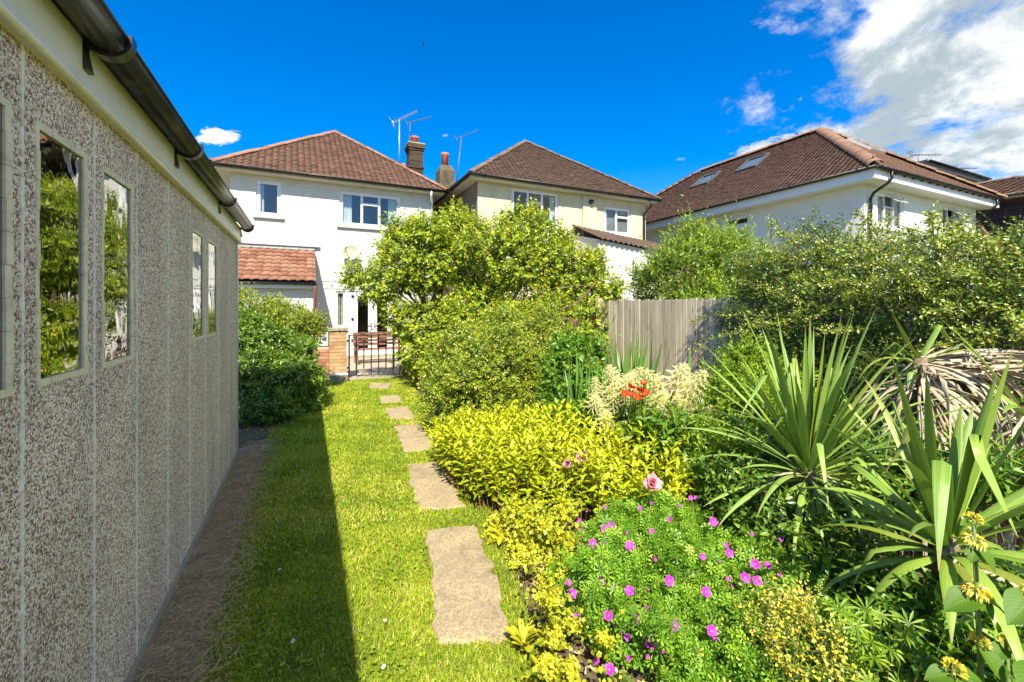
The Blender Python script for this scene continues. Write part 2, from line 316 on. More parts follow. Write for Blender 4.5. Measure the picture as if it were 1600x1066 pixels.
    # strap leaves: fine lengthwise streaks through uv
    def strap(name, c1, c2, tip, rough=0.38, trans=0.18):
        m, t, b, o = newmat(name)
        uv = t.new('ShaderNodeUVMap').outputs[0]
        s = t.vmath('MULTIPLY', uv, (14, 0.6, 1)).outputs[0]
        r = oi(t)
        n = t.noise(t.vmath('ADD', s, t.new('ShaderNodeCombineXYZ', ins={0: t.math('MULTIPLY', r, 50.0)}).outputs[0]).outputs[0], 1.0, 3, 0.6)
        c = t.mix(t.ramp(n, [(0.35, 0.0), (0.65, 1.0)]), c1, c2)
        c = t.mix(t.math('MULTIPLY', r, 0.45), c, tip)
        v = t.new('ShaderNodeSeparateXYZ', ins={0: uv}).outputs[1]
        blot = t.noise(t.vmath('MULTIPLY', uv, (3, 9, 1)).outputs[0], 1.5, 4, 0.6)
        vv = t.math('ADD', v, t.math('MULTIPLY', t.math('SUBTRACT', blot, 0.5), 0.25))
        c = t.mix(t.ramp(vv, [(0.90, 0.0), (1.0, 0.8)]), c, (0.35, 0.24, 0.11))
        t.l.new(c, b.inputs['Base Color']); b.inputs['Roughness'].default_value = rough
        tr = t.new('ShaderNodeBsdfTranslucent'); t.l.new(c, tr.inputs[0])
        mx = t.new('ShaderNodeMixShader', ins={0: trans}); t.l.new(b.outputs[0], mx.inputs[1]); t.l.new(tr.outputs[0], mx.inputs[2])
        t.l.new(mx.outputs[0], o.inputs[0]); bump(t, b, n, 0.5, 0.004); return m
    M['yucca'] = strap('yucca', (0.146, 0.263, 0.047), (0.269, 0.414, 0.092), (0.404, 0.512, 0.072))
    M['yucca_deep'] = strap('yucca_deep', (0.115, 0.238, 0.034), (0.261, 0.384, 0.058), (0.383, 0.490, 0.067))
    M['dead_leaf'] = strap('dead_leaf', (0.140, 0.097, 0.054), (0.756, 0.659, 0.464), (0.454, 0.335, 0.173), 0.7, 0.1)
    M['yellow_leaf'] = strap('yellow_leaf', (0.216, 0.288, 0.032), (0.300, 0.360, 0.040), (0.204, 0.224, 0.064))
    M['iris'] = strap('iris', (0.093, 0.217, 0.031), (0.171, 0.341, 0.046), (0.248, 0.403, 0.078))
    # broad leaves with veins
    def broad(name, c1, c2, rough=0.6):
        m, t, b, o = newmat(name)
        uv = t.new('ShaderNodeUVMap').outputs[0]
        n = t.noise(uv, 5.0, 4, 0.6); r = oi(t)
        c = t.mix(n, c1, c2)
        se = t.new('ShaderNodeSeparateXYZ', ins={0: uv})
        ax = t.math('ABSOLUTE', t.math('SUBTRACT', se.outputs[0], 0.5))
        w = t.math('SINE', t.math('MULTIPLY', t.math('SUBTRACT', se.outputs[1], t.math('MULTIPLY', ax, 0.9)), 52.0))
        vein = t.ramp(w, [(0.82, 0.0), (0.97, 0.5)])
        mid = t.ramp(ax, [(0.0, 0.8), (0.035, 0.0)])
        f = t.math('MAXIMUM', vein, mid)
        c = t.mix(f, c, (min(c2[0]*1.5, .8), min(c2[1]*1.35, .8), c2[2]*1.6))
        t.l.new(c, b.inputs['Base Color']); b.inputs['Roughness'].default_value = rough
        tr = t.new('ShaderNodeBsdfTranslucent'); t.l.new(c, tr.inputs[0])
        mx = t.new('ShaderNodeMixShader', ins={0: 0.3}); t.l.new(b.outputs[0], mx.inputs[1]); t.l.new(tr.outputs[0], mx.inputs[2])
        t.l.new(mx.outputs[0], o.inputs[0]); bump(t, b, f, -0.6, 0.004); return m
    M['phlomis'] = broad('phlomis', (0.053, 0.138, 0.003), (0.101, 0.206, 0.005))
    M['gold_broad'] = broad('gold_broad', (0.390, 0.390, 0.009), (0.494, 0.464, 0.016))
build_mats()

# ------------------------------------------------------------------ building helpers
def tag(o, label=None, cat=None, group=None, kind=None):
    if label: o['label'] = label
    if cat: o['category'] = cat
    if group: o['group'] = group
    if kind: o['kind'] = kind
    return o
def empty(name, loc, label=None, cat=None, group=None):
    o = bpy.data.objects.new(name, None); col.objects.link(o); o.location = loc
    o.empty_display_size = 0.1
    return tag(o, label, cat, group)
def link(name, me, mat, parent=None):
    if mat is not None and not me.materials: me.materials.append(M[mat] if isinstance(mat, str) else mat)
    o = bpy.data.objects.new(name, me); col.objects.link(o)
    if parent is not None:
        o.parent = parent
        if parent.type == 'EMPTY' or parent.location.length > 0:
            o.matrix_parent_inverse = (Matrix.Translation(world_loc(parent))).inverted()
    return o
def world_loc(o):
    # every parent here is placed by translation only, parts are modelled in world coordinates
    if o.parent is None: return o.location.copy()
    return Vector((0, 0, 0)) + o.location
def pymesh(name, v, f, smooth=False):
    me = bpy.data.meshes.new(name); me.from_pydata(v, [], f); me.update()
    if smooth: me.polygons.foreach_set('use_smooth', [True] * len(me.polygons))
    return me
def npmesh(name, V, Fc, rnd=None, smooth=False, uv=None):
    me = bpy.data.meshes.new(name); V = np.asarray(V, dtype=np.float32); Fc = np.asarray(Fc, dtype=np.int32)
    me.vertices.add(len(V)); me.vertices.foreach_set('co', V.ravel())
    k = Fc.shape[1]; me.loops.add(Fc.size); me.loops.foreach_set('vertex_index', Fc.ravel())
    me.polygons.add(len(Fc)); me.polygons.foreach_set('loop_start', np.arange(0, Fc.size, k, dtype=np.int32))
    if smooth: me.polygons.foreach_set('use_smooth', np.ones(len(Fc), dtype=bool))
    me.update(calc_edges=True)
    if rnd is not None:
        a = me.attributes.new('rnd', 'FLOAT', 'POINT'); a.data.foreach_set('value', np.asarray(rnd, dtype=np.float32))
    if uv is not None:
        l = me.uv_layers.new(name='UVMap'); l.data.foreach_set('uv', np.asarray(uv, dtype=np.float32)[Fc.ravel()].ravel())
    return me

class MB:
    def __init__(s, mp=None): s.v = []; s.f = []; s.mp = mp
    def add(s, vs, fs):
        n = len(s.v); s.v += [tuple(s.mp(*p)) if s.mp else tuple(p) for p in vs]; s.f += [[i + n for i in f] for f in fs]; return s
    def box(s, x0, x1, y0, y1, z0, z1):
        return s.add([(x0,y0,z0),(x1,y0,z0),(x1,y1,z0),(x0,y1,z0),(x0,y0,z1),(x1,y0,z1),(x1,y1,z1),(x0,y1,z1)],
                     [(0,3,2,1),(4,5,6,7),(0,1,5,4),(1,2,6,5),(2,3,7,6),(3,0,4,7)])
    def prism(s, prof, axis_a, axis_b):
        """extrude a closed 3-D outline from offset a to offset b"""
        n = len(prof); A = [tuple(np.add(p, axis_a)) for p in prof]; B = [tuple(np.add(p, axis_b)) for p in prof]
        return s.add(A + B, [list(range(n))[::-1], list(range(n, 2*n))] + [(i, (i+1) % n, n+(i+1) % n, n+i) for i in range(n)])
    def tube(s, path, r, sides=6, caps=True):
        P = [Vector(p) for p in path]; k = len(P)
        rr = r if hasattr(r, '__len__') else [r] * k
        vs = []; fs = []; up = None
        for i in range(k):
            d = (P[min(i+1, k-1)] - P[max(i-1, 0)]).normalized()
            if up is None: up = d.orthogonal().normalized()
            up = (up - d * up.dot(d)); up = up.normalized() if up.length > 1e-6 else d.orthogonal().normalized()
            w = d.cross(up)
            for j in range(sides):
                a = 2 * math.pi * j / sides
                vs.append(P[i] + (up * math.cos(a) + w * math.sin(a)) * rr[i])
        for i in range(k - 1):
            for j in range(sides):
                fs.append((i*sides+j, i*sides+(j+1) % sides, (i+1)*sides+(j+1) % sides, (i+1)*sides+j))
        if caps: fs.append(list(range(sides))[::-1]); fs.append([(k-1)*sides+j for j in range(sides)])
        return s.add(vs, fs)
    def lathe(s, prof, c, sides=14):
        vs = []; fs = []; k = len(prof)
        for r, z in prof:
            for j in range(sides):
                a = 2*math.pi*j/sides; vs.append((c[0]+r*math.cos(a), c[1]+r*math.sin(a), c[2]+z))
        for i in range(k-1):
            for j in range(sides): fs.append((i*sides+j, i*sides+(j+1) % sides, (i+1)*sides+(j+1) % sides, (i+1)*sides+j))
        fs.append(list(range(sides))[::-1]); fs.append([(k-1)*sides+j for j in range(sides)])
        return s.add(vs, fs)
    def build(s, name, mat, parent=None, smooth=False):
        return link(name, pymesh(name, s.v, s.f, smooth), mat, parent)

def wall_holes(mb, x0, x1, z0, z1, holes, depth, y=0.0):
    """a wall sheet in local x,z at depth y with rectangular openings and their reveals"""
    xs = sorted({x0, x1, *[h[0] for h in holes], *[h[1] for h in holes]}); zs = sorted({z0, z1, *[h[2] for h in holes], *[h[3] for h in holes]})
    for i in range(len(xs)-1):
        for j in range(len(zs)-1):
            cx = (xs[i]+xs[i+1])/2; cz = (zs[j]+zs[j+1])/2
            if any(h[0] < cx < h[1] and h[2] < cz < h[3] for h in holes): continue
            mb.add([(xs[i],y,zs[j]),(xs[i+1],y,zs[j]),(xs[i+1],y,zs[j+1]),(xs[i],y,zs[j+1])], [(0,1,2,3)])
    for a, b, c, d in holes:
        e = y + depth
        mb.add([(a,y,c),(b,y,c),(b,y,d),(a,y,d),(a,e,c),(b,e,c),(b,e,d),(a,e,d)], [(0,4,5,1),(1,5,6,2),(2,6,7,3),(3,7,4,0)])

# ---- at(u, v, s): the point seen along bearing u, elevation v of the survey photograph at s metres depth
CY, SY = math.cos(YAW), math.sin(YAW)
def at(u, v, s):
    r = (u - 800) / 668
    return Vector(((r*CY + SY)*s, (CY - r*SY)*s, 1.6 + (480 - v)/668*s))
def gnd(u, s): p = at(u, 480, s); return Vector((p.x, p.y, 0))

# ---- scatter of many small leaves, vectorised
rng = np.random.default_rng(11)
def nrm(a): return a / np.maximum(np.linalg.norm(a, axis=-1, keepdims=True), 1e-9)
def frames(A, N):
    y = nrm(A); x = np.cross(y, N); bad = np.linalg.norm(x, axis=1) < 1e-4
    x[bad] = np.cross(y[bad], np.array([0.3, 0.5, 0.8])); x = nrm(x); z = np.cross(x, y)
    return np.stack([x, y, z], axis=2)
def scat(tpl, P, R, S, rnd):
    tv, tf = tpl; k = len(tv); n = len(P)
    S = np.asarray(S)
    loc = tv[None] * (S[:, None, None] if S.ndim == 1 else S[:, None, :])
    V = P[:, None, :] + np.einsum('nij,nkj->nki', R, loc)
    Fc = (tf[None] + (np.arange(n) * k)[:, None, None]).reshape(-1, tf.shape[1])
    return V.reshape(-1, 3), Fc, np.repeat(rnd, k)
def leaf6(w=0.5, fold=0.10, droop=0.16, belly=0.35):
    v = np.array([(0,0,0),(0,.5,-droop*.25),(0,1,-droop),(-.5*w,belly*.9,fold*w),(-.36*w,.68,fold*w*.6-droop*.4),(.5*w,belly*.9,fold*w),(.36*w,.68,fold*w*.6-droop*.4)])
    f = np.array([(0,1,3),(1,4,3),(1,2,4),(0,5,1),(1,5,6),(1,6,2)]); return v, f
def leaf4(w=0.5, fold=0.10, droop=0.16):
    v = np.array([(0,0,0),(0,.5,-droop*.25),(0,1,-droop),(-.5*w,.42,fold*w),(.5*w,.42,fold*w)])
    return v, np.array([(0,1,3),(1,2,3),(0,4,1),(1,4,2)])
def leaf2(w=0.5, fold=0.14, droop=0.1):
    v = np.array([(0,0,0),(.5*w,.45,fold*w),(0,1,-droop),(-.5*w,.45,fold*w)]); return v, np.array([(0,1,2),(0,2,3)])
def palmate(n, w, spread, lobed=False, up=0.12):
    vs = [(0,0,0)]; fs = []
    for i in range(n):
        a = (i/(n-1)-.5)*spread if spread < 6 else i/n*spread
        d = np.array([math.sin(a), math.cos(a), 0]); e = np.array([d[1], -d[0], 0])
        l = 1.0 - 0.22*abs(i/(n-1)-.5)*2
        b = len(vs)
        if lobed:
            vs += [tuple(d*.55*l - e*w*.35 + (0,0,up*.6)), tuple(d*.92*l - e*w*.75 + (0,0,up*.4)), tuple(d*l + (0,0,up*.2)), tuple(d*.92*l + e*w*.75 + (0,0,up*.4)), tuple(d*.55*l + e*w*.35 + (0,0,up*.6))]
            fs += [(0,b,b+4),(b,b+2,b+4),(b,b+1,b+2),(b+4,b+2,b+3)]
        else:
            vs += [tuple(d*.6*l - e*w*.5 + (0,0,up)), tuple(d*l), tuple(d*.6*l + e*w*.5 + (0,0,up))]
            fs += [(0,b+1,b),(0,b+2,b+1)]
    return np.array(vs, dtype=float), np.array(fs)
def rand_perp(D):
    a = np.cross(D, nrm(rng.normal(size=D.shape))); return nrm(a)
def shoots(P, D, L, n, sp0=1.25, sp1=0.45, size=0.05, tipsize=0.7, droop=0.0, jit=0.25, whorl=1):
    """leaves set along many shoots; returns position, axis, normal, size, place along the shoot"""
    D = nrm(D); u = rand_perp(D); v = np.cross(D, u); N = len(P)
    o = [[], [], [], [], []]
    ph0 = rng.uniform(0, 6.28, N)
    for i in range(n):
        t = (i + 0.6) / n
        for wv in range(whorl):
            ph = ph0 + i * 2.4 + wv * 2*math.pi/whorl + rng.normal(0, jit, N)
            e = u*np.cos(ph)[:, None] + v*np.sin(ph)[:, None]
            sp = sp0 + (sp1 - sp0)*t + rng.normal(0, jit*.6, N)
            ax = D*np.cos(sp)[:, None] + e*np.sin(sp)[:, None]
            nn = D*np.sin(sp)[:, None] - e*np.cos(sp)[:, None]
            ax = ax + np.array([0, 0, -droop])
            nn = nn + rng.normal(0, .22, nn.shape) + np.array([0, 0, .25])
            o[0].append(P + D*(L*t)[:, None]); o[1].append(ax); o[2].append(nn)
            o[3].append(size*(1 - (1-tipsize)*t)*rng.uniform(.7, 1.2, N)); o[4].append(np.full(N, t))
    return [np.concatenate(x) for x in o]
def lobes_points(lobes, n, shell=(0.72, 1.02), zmin=0.03):
    """points through the outer shell of a union of ellipsoid clumps, with outward directions"""
    Lb = np.array(lobes, dtype=float); C = Lb[:, :3]; Rr = Lb[:, 3:6]
    wts = (Rr[:, 0]*Rr[:, 1] + Rr[:, 1]*Rr[:, 2] + Rr[:, 0]*Rr[:, 2]); wts /= wts.sum()
    P = []; D = []; tot = 0
    while tot < n:
        k = n * 2
        i = rng.choice(len(Lb), k, p=wts); d = nrm(rng.normal(size=(k, 3))); f = rng.uniform(*shell, k)
        p = C[i] + d*Rr[i]*f[:, None]
        nd = nrm(d / Rr[i])
        q = np.full(k, 9.0)
        for j in range(len(Lb)):
            qq = np.sqrt((((p - C[j]) / Rr[j])**2).sum(1)); qq[i == j] = 9; q = np.minimum(q, qq)
        ok = (q > 0.72) & (p[:, 2] > zmin)
        P.append(p[ok]); D.append(nd[ok]); tot += ok.sum()
    return np.concatenate(P)[:n], np.concatenate(D)[:n]
def sublobes(lobes, n, fr=(0.22, 0.42), seed=1):
    """break the big masses into small clumps sitting on their surface"""
    r2 = np.random.default_rng(seed); out = []
    L0 = np.array(lobes, dtype=float); w = (L0[:, 3]*L0[:, 4]*L0[:, 5])**(2/3); w /= w.sum()
    for k in range(n):
        l = L0[r2.choice(len(L0), p=w)]; d = nrm(r2.normal(size=3)); d[2] = d[2]*.9 + .12
        f = r2.uniform(.62, .93); s = r2.uniform(*fr)*min(l[3:6])*1.15
        c = l[:3] + d*l[3:6]*f
        if c[2] < 0.12: c[2] = 0.12 + abs(r2.normal())*.1
        out.append((*c, s*r2.uniform(.9, 1.3), s*r2.uniform(.9, 1.3), s*r2.uniform(.75, 1.1)))
    return out
def twig_mesh(P, D, L, r0):
    n = len(P); D = nrm(D); u = rand_perp(D); w = np.cross(D, u); V = np.zeros((n, 4, 3))
    for j in range(3):
        a = j*2.094; V[:, j] = P + (u*math.cos(a) + w*math.sin(a))*r0
    V[:, 3] = P + D*L[:, None]
    Fc = np.array([(0,1,3),(1,2,3),(2,0,3)]); F2 = (Fc[None] + (np.arange(n)*4)[:, None, None]).reshape(-1, 3)
    return V.reshape(-1, 3), F2
def join(parts):
    V = []; Fc = []; Rn = []; n = 0
    for v, f, r in parts: V.append(v); Fc.append(f + n); Rn.append(r); n += len(v)
    return np.concatenate(V), np.concatenate(Fc), np.concatenate(Rn)
def limb(mb, a, b, r0, r1, bend=0.12, seg=5, sides=6):
    a = Vector(a); b = Vector(b); off = Vector(rng.normal(0, 1, 3)) * (b-a).length*bend
    pts = []; rr = []
    for i in range(seg+1):
        t = i/seg; pts.append(a.lerp(b, t) + off*math.sin(t*math.pi)*.6 + Vector((0, 0, (b-a).length*.10*math.sin(t*math.pi)))); rr.append(r0 + (r1-r0)*t)
    mb.tube(pts, rr, sides)
def shrub(name, label, cat, base, lobes, nshoot, nleaf, size, mat, tpl, shlen=0.14, sp=(1.2, .5), droop=0.1, up=0.35, fill=0.25, nsub=40, subfr=(.22, .42), bias=None, group=None, stem='bark', trunks=3, seed=1, tr=0.03, whorl=1, rmix=(0.25, 0.75), part='foliage', twigs=True):
    """a woody plant: stems from the base to its clumps, shoots on the clumps, leaves on the shoots"""
    root = empty(name, base, label, cat, group)
    big = [tuple(l) for l in lobes]
    subs = sublobes(big, nsub, subfr, seed) if nsub else []
    allb = [(l[0], l[1], l[2], l[3]*.86, l[4]*.86, l[5]*.86) for l in big] + subs
    P, D = lobes_points(allb, nshoot, (0.6, 1.0))
    D = nrm(D*(1-up) + np.array([0, 0, up]) + rng.normal(0, .3, D.shape))
    L = rng.uniform(.5, 1.35, len(P))*shlen*np.where(rng.uniform(0, 1, len(P)) < .08, rng.uniform(1.5, 2.6, len(P)), 1)
    if bias is not None: D = nrm(D + np.array(bias))
    lp, la, ln, ls, lt = shoots(P - D*L[:, None]*.3, D, L, nleaf, sp[0], sp[1], size, .75, droop, whorl=whorl)
    rs = np.tile(rng.uniform(0, 1, len(P)), nleaf*whorl)          # each shoot has its own tint
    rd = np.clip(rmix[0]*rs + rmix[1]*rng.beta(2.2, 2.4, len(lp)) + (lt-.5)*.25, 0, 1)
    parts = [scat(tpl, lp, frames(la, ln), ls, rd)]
    if fill:                                                       # larger leaves of darker tone deeper inside
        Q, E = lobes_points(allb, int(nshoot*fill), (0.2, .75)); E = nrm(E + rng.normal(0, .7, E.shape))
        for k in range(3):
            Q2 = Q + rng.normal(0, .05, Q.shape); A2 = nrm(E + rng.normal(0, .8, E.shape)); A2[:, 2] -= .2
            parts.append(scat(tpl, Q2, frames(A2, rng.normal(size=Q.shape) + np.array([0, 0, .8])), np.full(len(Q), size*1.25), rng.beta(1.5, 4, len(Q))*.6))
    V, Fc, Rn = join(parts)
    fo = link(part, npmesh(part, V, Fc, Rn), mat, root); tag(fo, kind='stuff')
    if stem:
        mb = MB(); b = Vector(base); cs = [Vector(l[:3]) for l in big]
        forks = []
        for k in range(trunks):
            c = sum((random.choice(cs) for _ in range(3)), Vector())/3
            f = b.lerp(c, random.uniform(.35, .6)) + Vector((random.uniform(-.15, .15), random.uniform(-.15, .15), 0)); forks.append(f)
            limb(mb, b + Vector((random.uniform(-.12, .12), random.uniform(-.12, .12), -.05)), f, tr, tr*.6)
        for c in cs + [Vector(s[:3]) for s in subs]:
            f = min(forks, key=lambda q: (q-c).length); limb(mb, f, c, tr*.45, tr*.12, .16, 4, 5)
        st = mb.build('stems', stem, root, True)
        if twigs:
            V, F2 = twig_mesh(P - D*L[:, None]*.6, D, L*1.5, max(.0016, size*.035))
            tw = link('twigs', npmesh('twigs', V, F2), stem, root); tag(tw, kind='stuff')
    return root

# ------------------------------------------------------------------ ground
def grid_sheet(name, poly, z, mat, step=0.25, amp=0.0, seed=0, smooth=True):
    """a sheet over a convex outline in x,y, gently uneven"""
    import mathutils
    me = bpy.data.meshes.new(name)
    xs = [p[0] for p in poly]; ys = [p[1] for p in poly]
    import bmesh
    bm = bmesh.new(); vs = [bm.verts.new((p[0], p[1], z)) for p in poly]; bm.faces.new(vs)
    for ax, lo, hi in ((0, min(xs), max(xs)), (1, min(ys), max(ys))):
        k = lo + step
        while k < hi:
            co = (k, 0, 0) if ax == 0 else (0, k, 0); no = (1, 0, 0) if ax == 0 else (0, 1, 0)
            bmesh.ops.bisect_plane(bm, geom=bm.verts[:] + bm.edges[:] + bm.faces[:], plane_co=co, plane_no=no); k += step
    if amp:
        for v in bm.verts: v.co.z += amp*mathutils.noise.noise((v.co.x*2.3+seed, v.co.y*2.3, seed)) 
    bm.to_mesh(me); bm.free()
    if smooth: me.polygons.foreach_set('use_smooth', [True]*len(me.polygons))
    return link(name, me, mat)

g = MB().add([(-250,-250,-.06),(250,-250,-.06),(250,400,-.06),(-250,400,-.06)], [(0,1,2,3)]).build('ground', 'ground'); tag(g, kind='structure')
LAWN = [(-0.47,-1.5),(0.62,-1.5),(0.64,0.8),(0.94,1.6),(1.30,3.0),(1.48,4.6),(1.62,6.0),(1.85,8.2),(2.3,10.2),(-0.9,10.2),(-0.9,5.7),(-0.47,5.7)]
lawn = grid_sheet('lawn', LAWN, -.004, 'lawn_soil', 0.4); tag(lawn, kind='structure')
strip = grid_sheet('dirt_strip', [(-0.72,-1.5),(-0.40,-1.5),(-0.43,5.8),(-0.72,5.8)], 0.004, 'dirt', .12, .010); tag(strip, kind='structure')
bed = grid_sheet('flower_bed', [(0.55,-1.5),(5.0,-1.5),(5.0,10.2),(1.9,10.2),(1.55,6.0),(1.38,4.4),(1.05,2.4),(0.70,1.0)], -.036, 'soil', .14, .035, 3); tag(bed, kind='structure')
side_bed = grid_sheet('side_bed', [(-3,5.62),(-.75,5.62),(-0.05,6.6),(-.1,10.2),(-3,10.2)], .006, 'soil', .2, .01, 5); tag(side_bed, kind='structure')
patio = MB().box(-6, 4.4, 10.22, 14.0, -.05, 0.03).build('patio', 'patio'); tag(patio, kind='structure')
neigh = MB().add([(5.02,-6,-.02),(40,-6,-.02),(40,30,-.02),(5.02,30,-.02)], [(0,1,2,3)]).build('neighbouring_garden', 'ground'); tag(neigh, kind='structure')

# stepping stones: sunken concrete slabs in the lawn
STONES = [([(0.76,3.02),(1.12,2.92),(1.00,2.3),(0.88,1.86),(0.54,1.95),(0.66,2.5)], 'largest worn concrete stepping stone, nearest the camera, beside the golden ground cover'),
          ([(0.92,4.36),(1.28,4.28),(1.22,3.75),(1.12,3.24),(0.79,3.33),(0.84,3.85)], 'pale worn stepping stone second from the camera, beside the golden shrub'),
          ([(1.04,5.84),(1.38,5.78),(1.40,5.2),(1.30,4.74),(0.95,4.72),(1.0,5.25)], 'stepping stone third from the camera along the bed edge'),
          ([(1.08,6.92),(1.44,6.91),(1.42,6.4),(1.36,6.12),(1.06,6.2)], 'stepping stone fourth from the camera, beside the small-leaved shrub'),
          ([(1.15,7.92),(1.51,7.82),(1.46,7.45),(1.42,7.22),(1.12,7.35)], 'small stepping stone fifth from the camera, partly grown over'),
          ([(1.20,9.32),(1.60,9.16),(1.50,8.8),(1.42,8.55),(1.10,8.8)], 'stepping stone farthest from the camera, in leaf shade before the iron gate')]
def inside(poly, x, y):
    c = np.zeros(len(x), bool); n = len(poly)
    for i in range(n):
        x0, y0 = poly[i]; x1, y1 = poly[(i+1) % n]
        cr = ((y0 > y) != (y1 > y)) & (x < (x1-x0)*(y-y0)/((y1-y0) if y1 != y0 else 1e-9) + x0); c ^= cr
    return c
def stone(poly, label, i):
    r2 = random.Random(i); pts = []
    n = len(poly)
    if sum(poly[k][0]*poly[(k+1) % n][1] - poly[(k+1) % n][0]*poly[k][1] for k in range(n)) < 0: poly = poly[::-1]
    for k in range(n):
        a = Vector(poly[k]); b = Vector(poly[(k+1) % n])
        m = max(3, int((b-a).length/.07))
        for j in range(m):
            p = a.lerp(b, j/m); pts.append((p.x + r2.uniform(-.026, .026), p.y + r2.uniform(-.026, .026)))
    c = Vector((sum(p[0] for p in pts)/len(pts), sum(p[1] for p in pts)/len(pts)))
    V = []; k = len(pts); rings = ((1.0, -.05), (1.0, .004), (.97, .016), (.8, .021), (.5, .020), (.22, .021))
    for f, z in rings:
        for p in pts: V.append((c.x + (p[0]-c.x)*f, c.y + (p[1]-c.y)*f, z + (r2.uniform(-.004, .002) if f == 1.0 else r2.uniform(-.0006, .0006))))
    Fc = [[r*k+j, r*k+(j+1) % k, (r+1)*k+(j+1) % k, (r+1)*k+j] for r in range(len(rings)-1) for j in range(k)] + [[(len(rings)-1)*k+j for j in range(k)]]
    tag(link('stepping_stone', pymesh('stepping_stone', V, Fc, False), 'slab_stone'), label, 'stepping stone', 'stepping stones along the bed')
for i, (p, l) in enumerate(STONES): stone(p, l, i)
th = MB().box(0.78, 2.02, 9.9, 10.21, -.04, .032).build('gate_threshold', 'patio'); tag(th, 'flat concrete threshold slab under the iron gate', 'slab')

# lawn grass
def lawn_grass():
    parts = []
    blade = (np.array([(-.5,0,0),(.5,0,0),(-.36,.55,.06),(.36,.55,.06),(0,1,-.10)]), np.array([(0,1,3),(0,3,2),(2,3,4)]))
    for y0, y1, dens, w, l in ((0.9, 2.0, 36000, .0032, .026), (2.0, 3.2, 28000, .0038, .027), (3.2, 5.5, 17000, .0055, .030), (5.5, 10.2, 8500, .0085, .036)):
        n = int(dens*(y1-y0)*2.9)
        x = rng.uniform(-.95, 2.2, n); y = rng.uniform(y0, y1, n)
        ok = inside(LAWN, x + rng.normal(0, .025, n), y)
        edge = np.zeros(n, bool)
        for p, _ in STONES:
            c = np.mean(np.array(p), axis=0); sh = [tuple(c + (np.array(q)-c)*.90) for q in p]
            ok &= ~inside(sh, x, y)
        x = x[ok]; y = y[ok]
        # thinner, drier grass against the dirt strip
        keep = rng.uniform(0, 1, len(x)) < np.clip((x + .52)/.26, .12, 1)
        x = x[keep]; y = y[keep]; n = len(x)
        pn = np.sin(x*5.1+np.sin(y*3.3)*1.7)*np.sin(y*4.3+1.3) * .5 + np.sin(x*13.+y*7.)*np.sin(y*11.-x*5.)*.3
        P = np.stack([x, y, np.full(n, -.004)], 1)
        a = rng.uniform(0, 6.283, n); tilt = rng.beta(2, 2, n)*1.25 + .15
        A = np.stack([np.sin(a)*np.sin(tilt), np.cos(a)*np.sin(tilt), np.cos(tilt)], 1)
        N = np.stack([-np.sin(a)*np.cos(tilt), -np.cos(a)*np.cos(tilt), np.sin(tilt)], 1) + rng.normal(0, .3, (n, 3))
        ll = l*rng.uniform(.5, 1.35, n)*(1 + .25*pn); S = np.stack([w*rng.uniform(.7, 1.4, n), ll, ll], 1)
        rd = np.clip(rng.beta(2.0, 2.6, n) + .34*pn + np.where(rng.uniform(0, 1, n) < .06 + .14*(np.sin(x*2.3+1.)*np.sin(y*1.9+.4) > .35), .55, 0) + np.clip(.25-(x+.47), 0, .25)*.9, 0, 1)
        parts.append(scat(blade, P, frames(A, N), S, rd))
    # small broad weeds among the blades
    n = 6500; x = rng.uniform(-.45, 1.0, n)*rng.choice([1, 1, .6], n); y = rng.uniform(1.0, 6, n); ok = inside(LAWN, x, y) & (np.sin(x*6.1+y*1.7)*np.sin(y*3.1-x*2.) + rng.normal(0, .35, n) > .15)
    for p, _ in STONES: ok &= ~inside(p, x, y)
    x = x[ok]; y = y[ok]; n = len(x)
    P = np.stack([x, y, rng.uniform(.005, .028, n)], 1); a = rng.uniform(0, 6.28, n)
    A = np.stack([np.sin(a), np.cos(a), rng.uniform(-.1, .5, n)], 1)
    parts.append(scat(leaf6(.62, .1, .2), P, frames(A, np.tile([0, 0, 1.0], (n, 1)) + rng.normal(0, .3, (n, 3))), rng.uniform(.012, .03, n), rng.uniform(.1, .5, n)))
    V, Fc, Rn = join(parts)
    tag(link('grass', npmesh('grass', V, Fc, Rn), 'grass'), 'short mown yellow-green grass of the lawn between garage and bed', 'grass', kind='stuff')
    # dry clippings on the dirt strip
    n = 9500; x = np.where(rng.uniform(0, 1, n) < .5, rng.normal(-.58, .09, n), rng.normal(-.44, .08, n)); y = rng.uniform(.9, 5.9, n)
    ok = (x > -.70) & (x < -.1); x = x[ok]; y = y[ok]; n = len(x)
    a = rng.uniform(0, 6.28, n); A = np.stack([np.sin(a), np.cos(a), rng.uniform(-.12, .28, n)], 1)
    S = np.stack([np.full(n, .0028), rng.uniform(.03, .085, n), rng.uniform(.03, .08, n)], 1)
    V, Fc, Rn = scat(blade, np.stack([x, y, rng.uniform(.008, .02, n)], 1), frames(A, np.tile([0, 0, 1.0], (n, 1)) + rng.normal(0, .4, (n, 3))), S, rng.uniform(0, 1, n))
    tag(link('dry_grass_clippings', npmesh('dry_grass_clippings', V, Fc, Rn), 'straw'), 'dry straw-coloured grass clippings strewn along the garage base', 'clippings', kind='stuff')
lawn_grass()

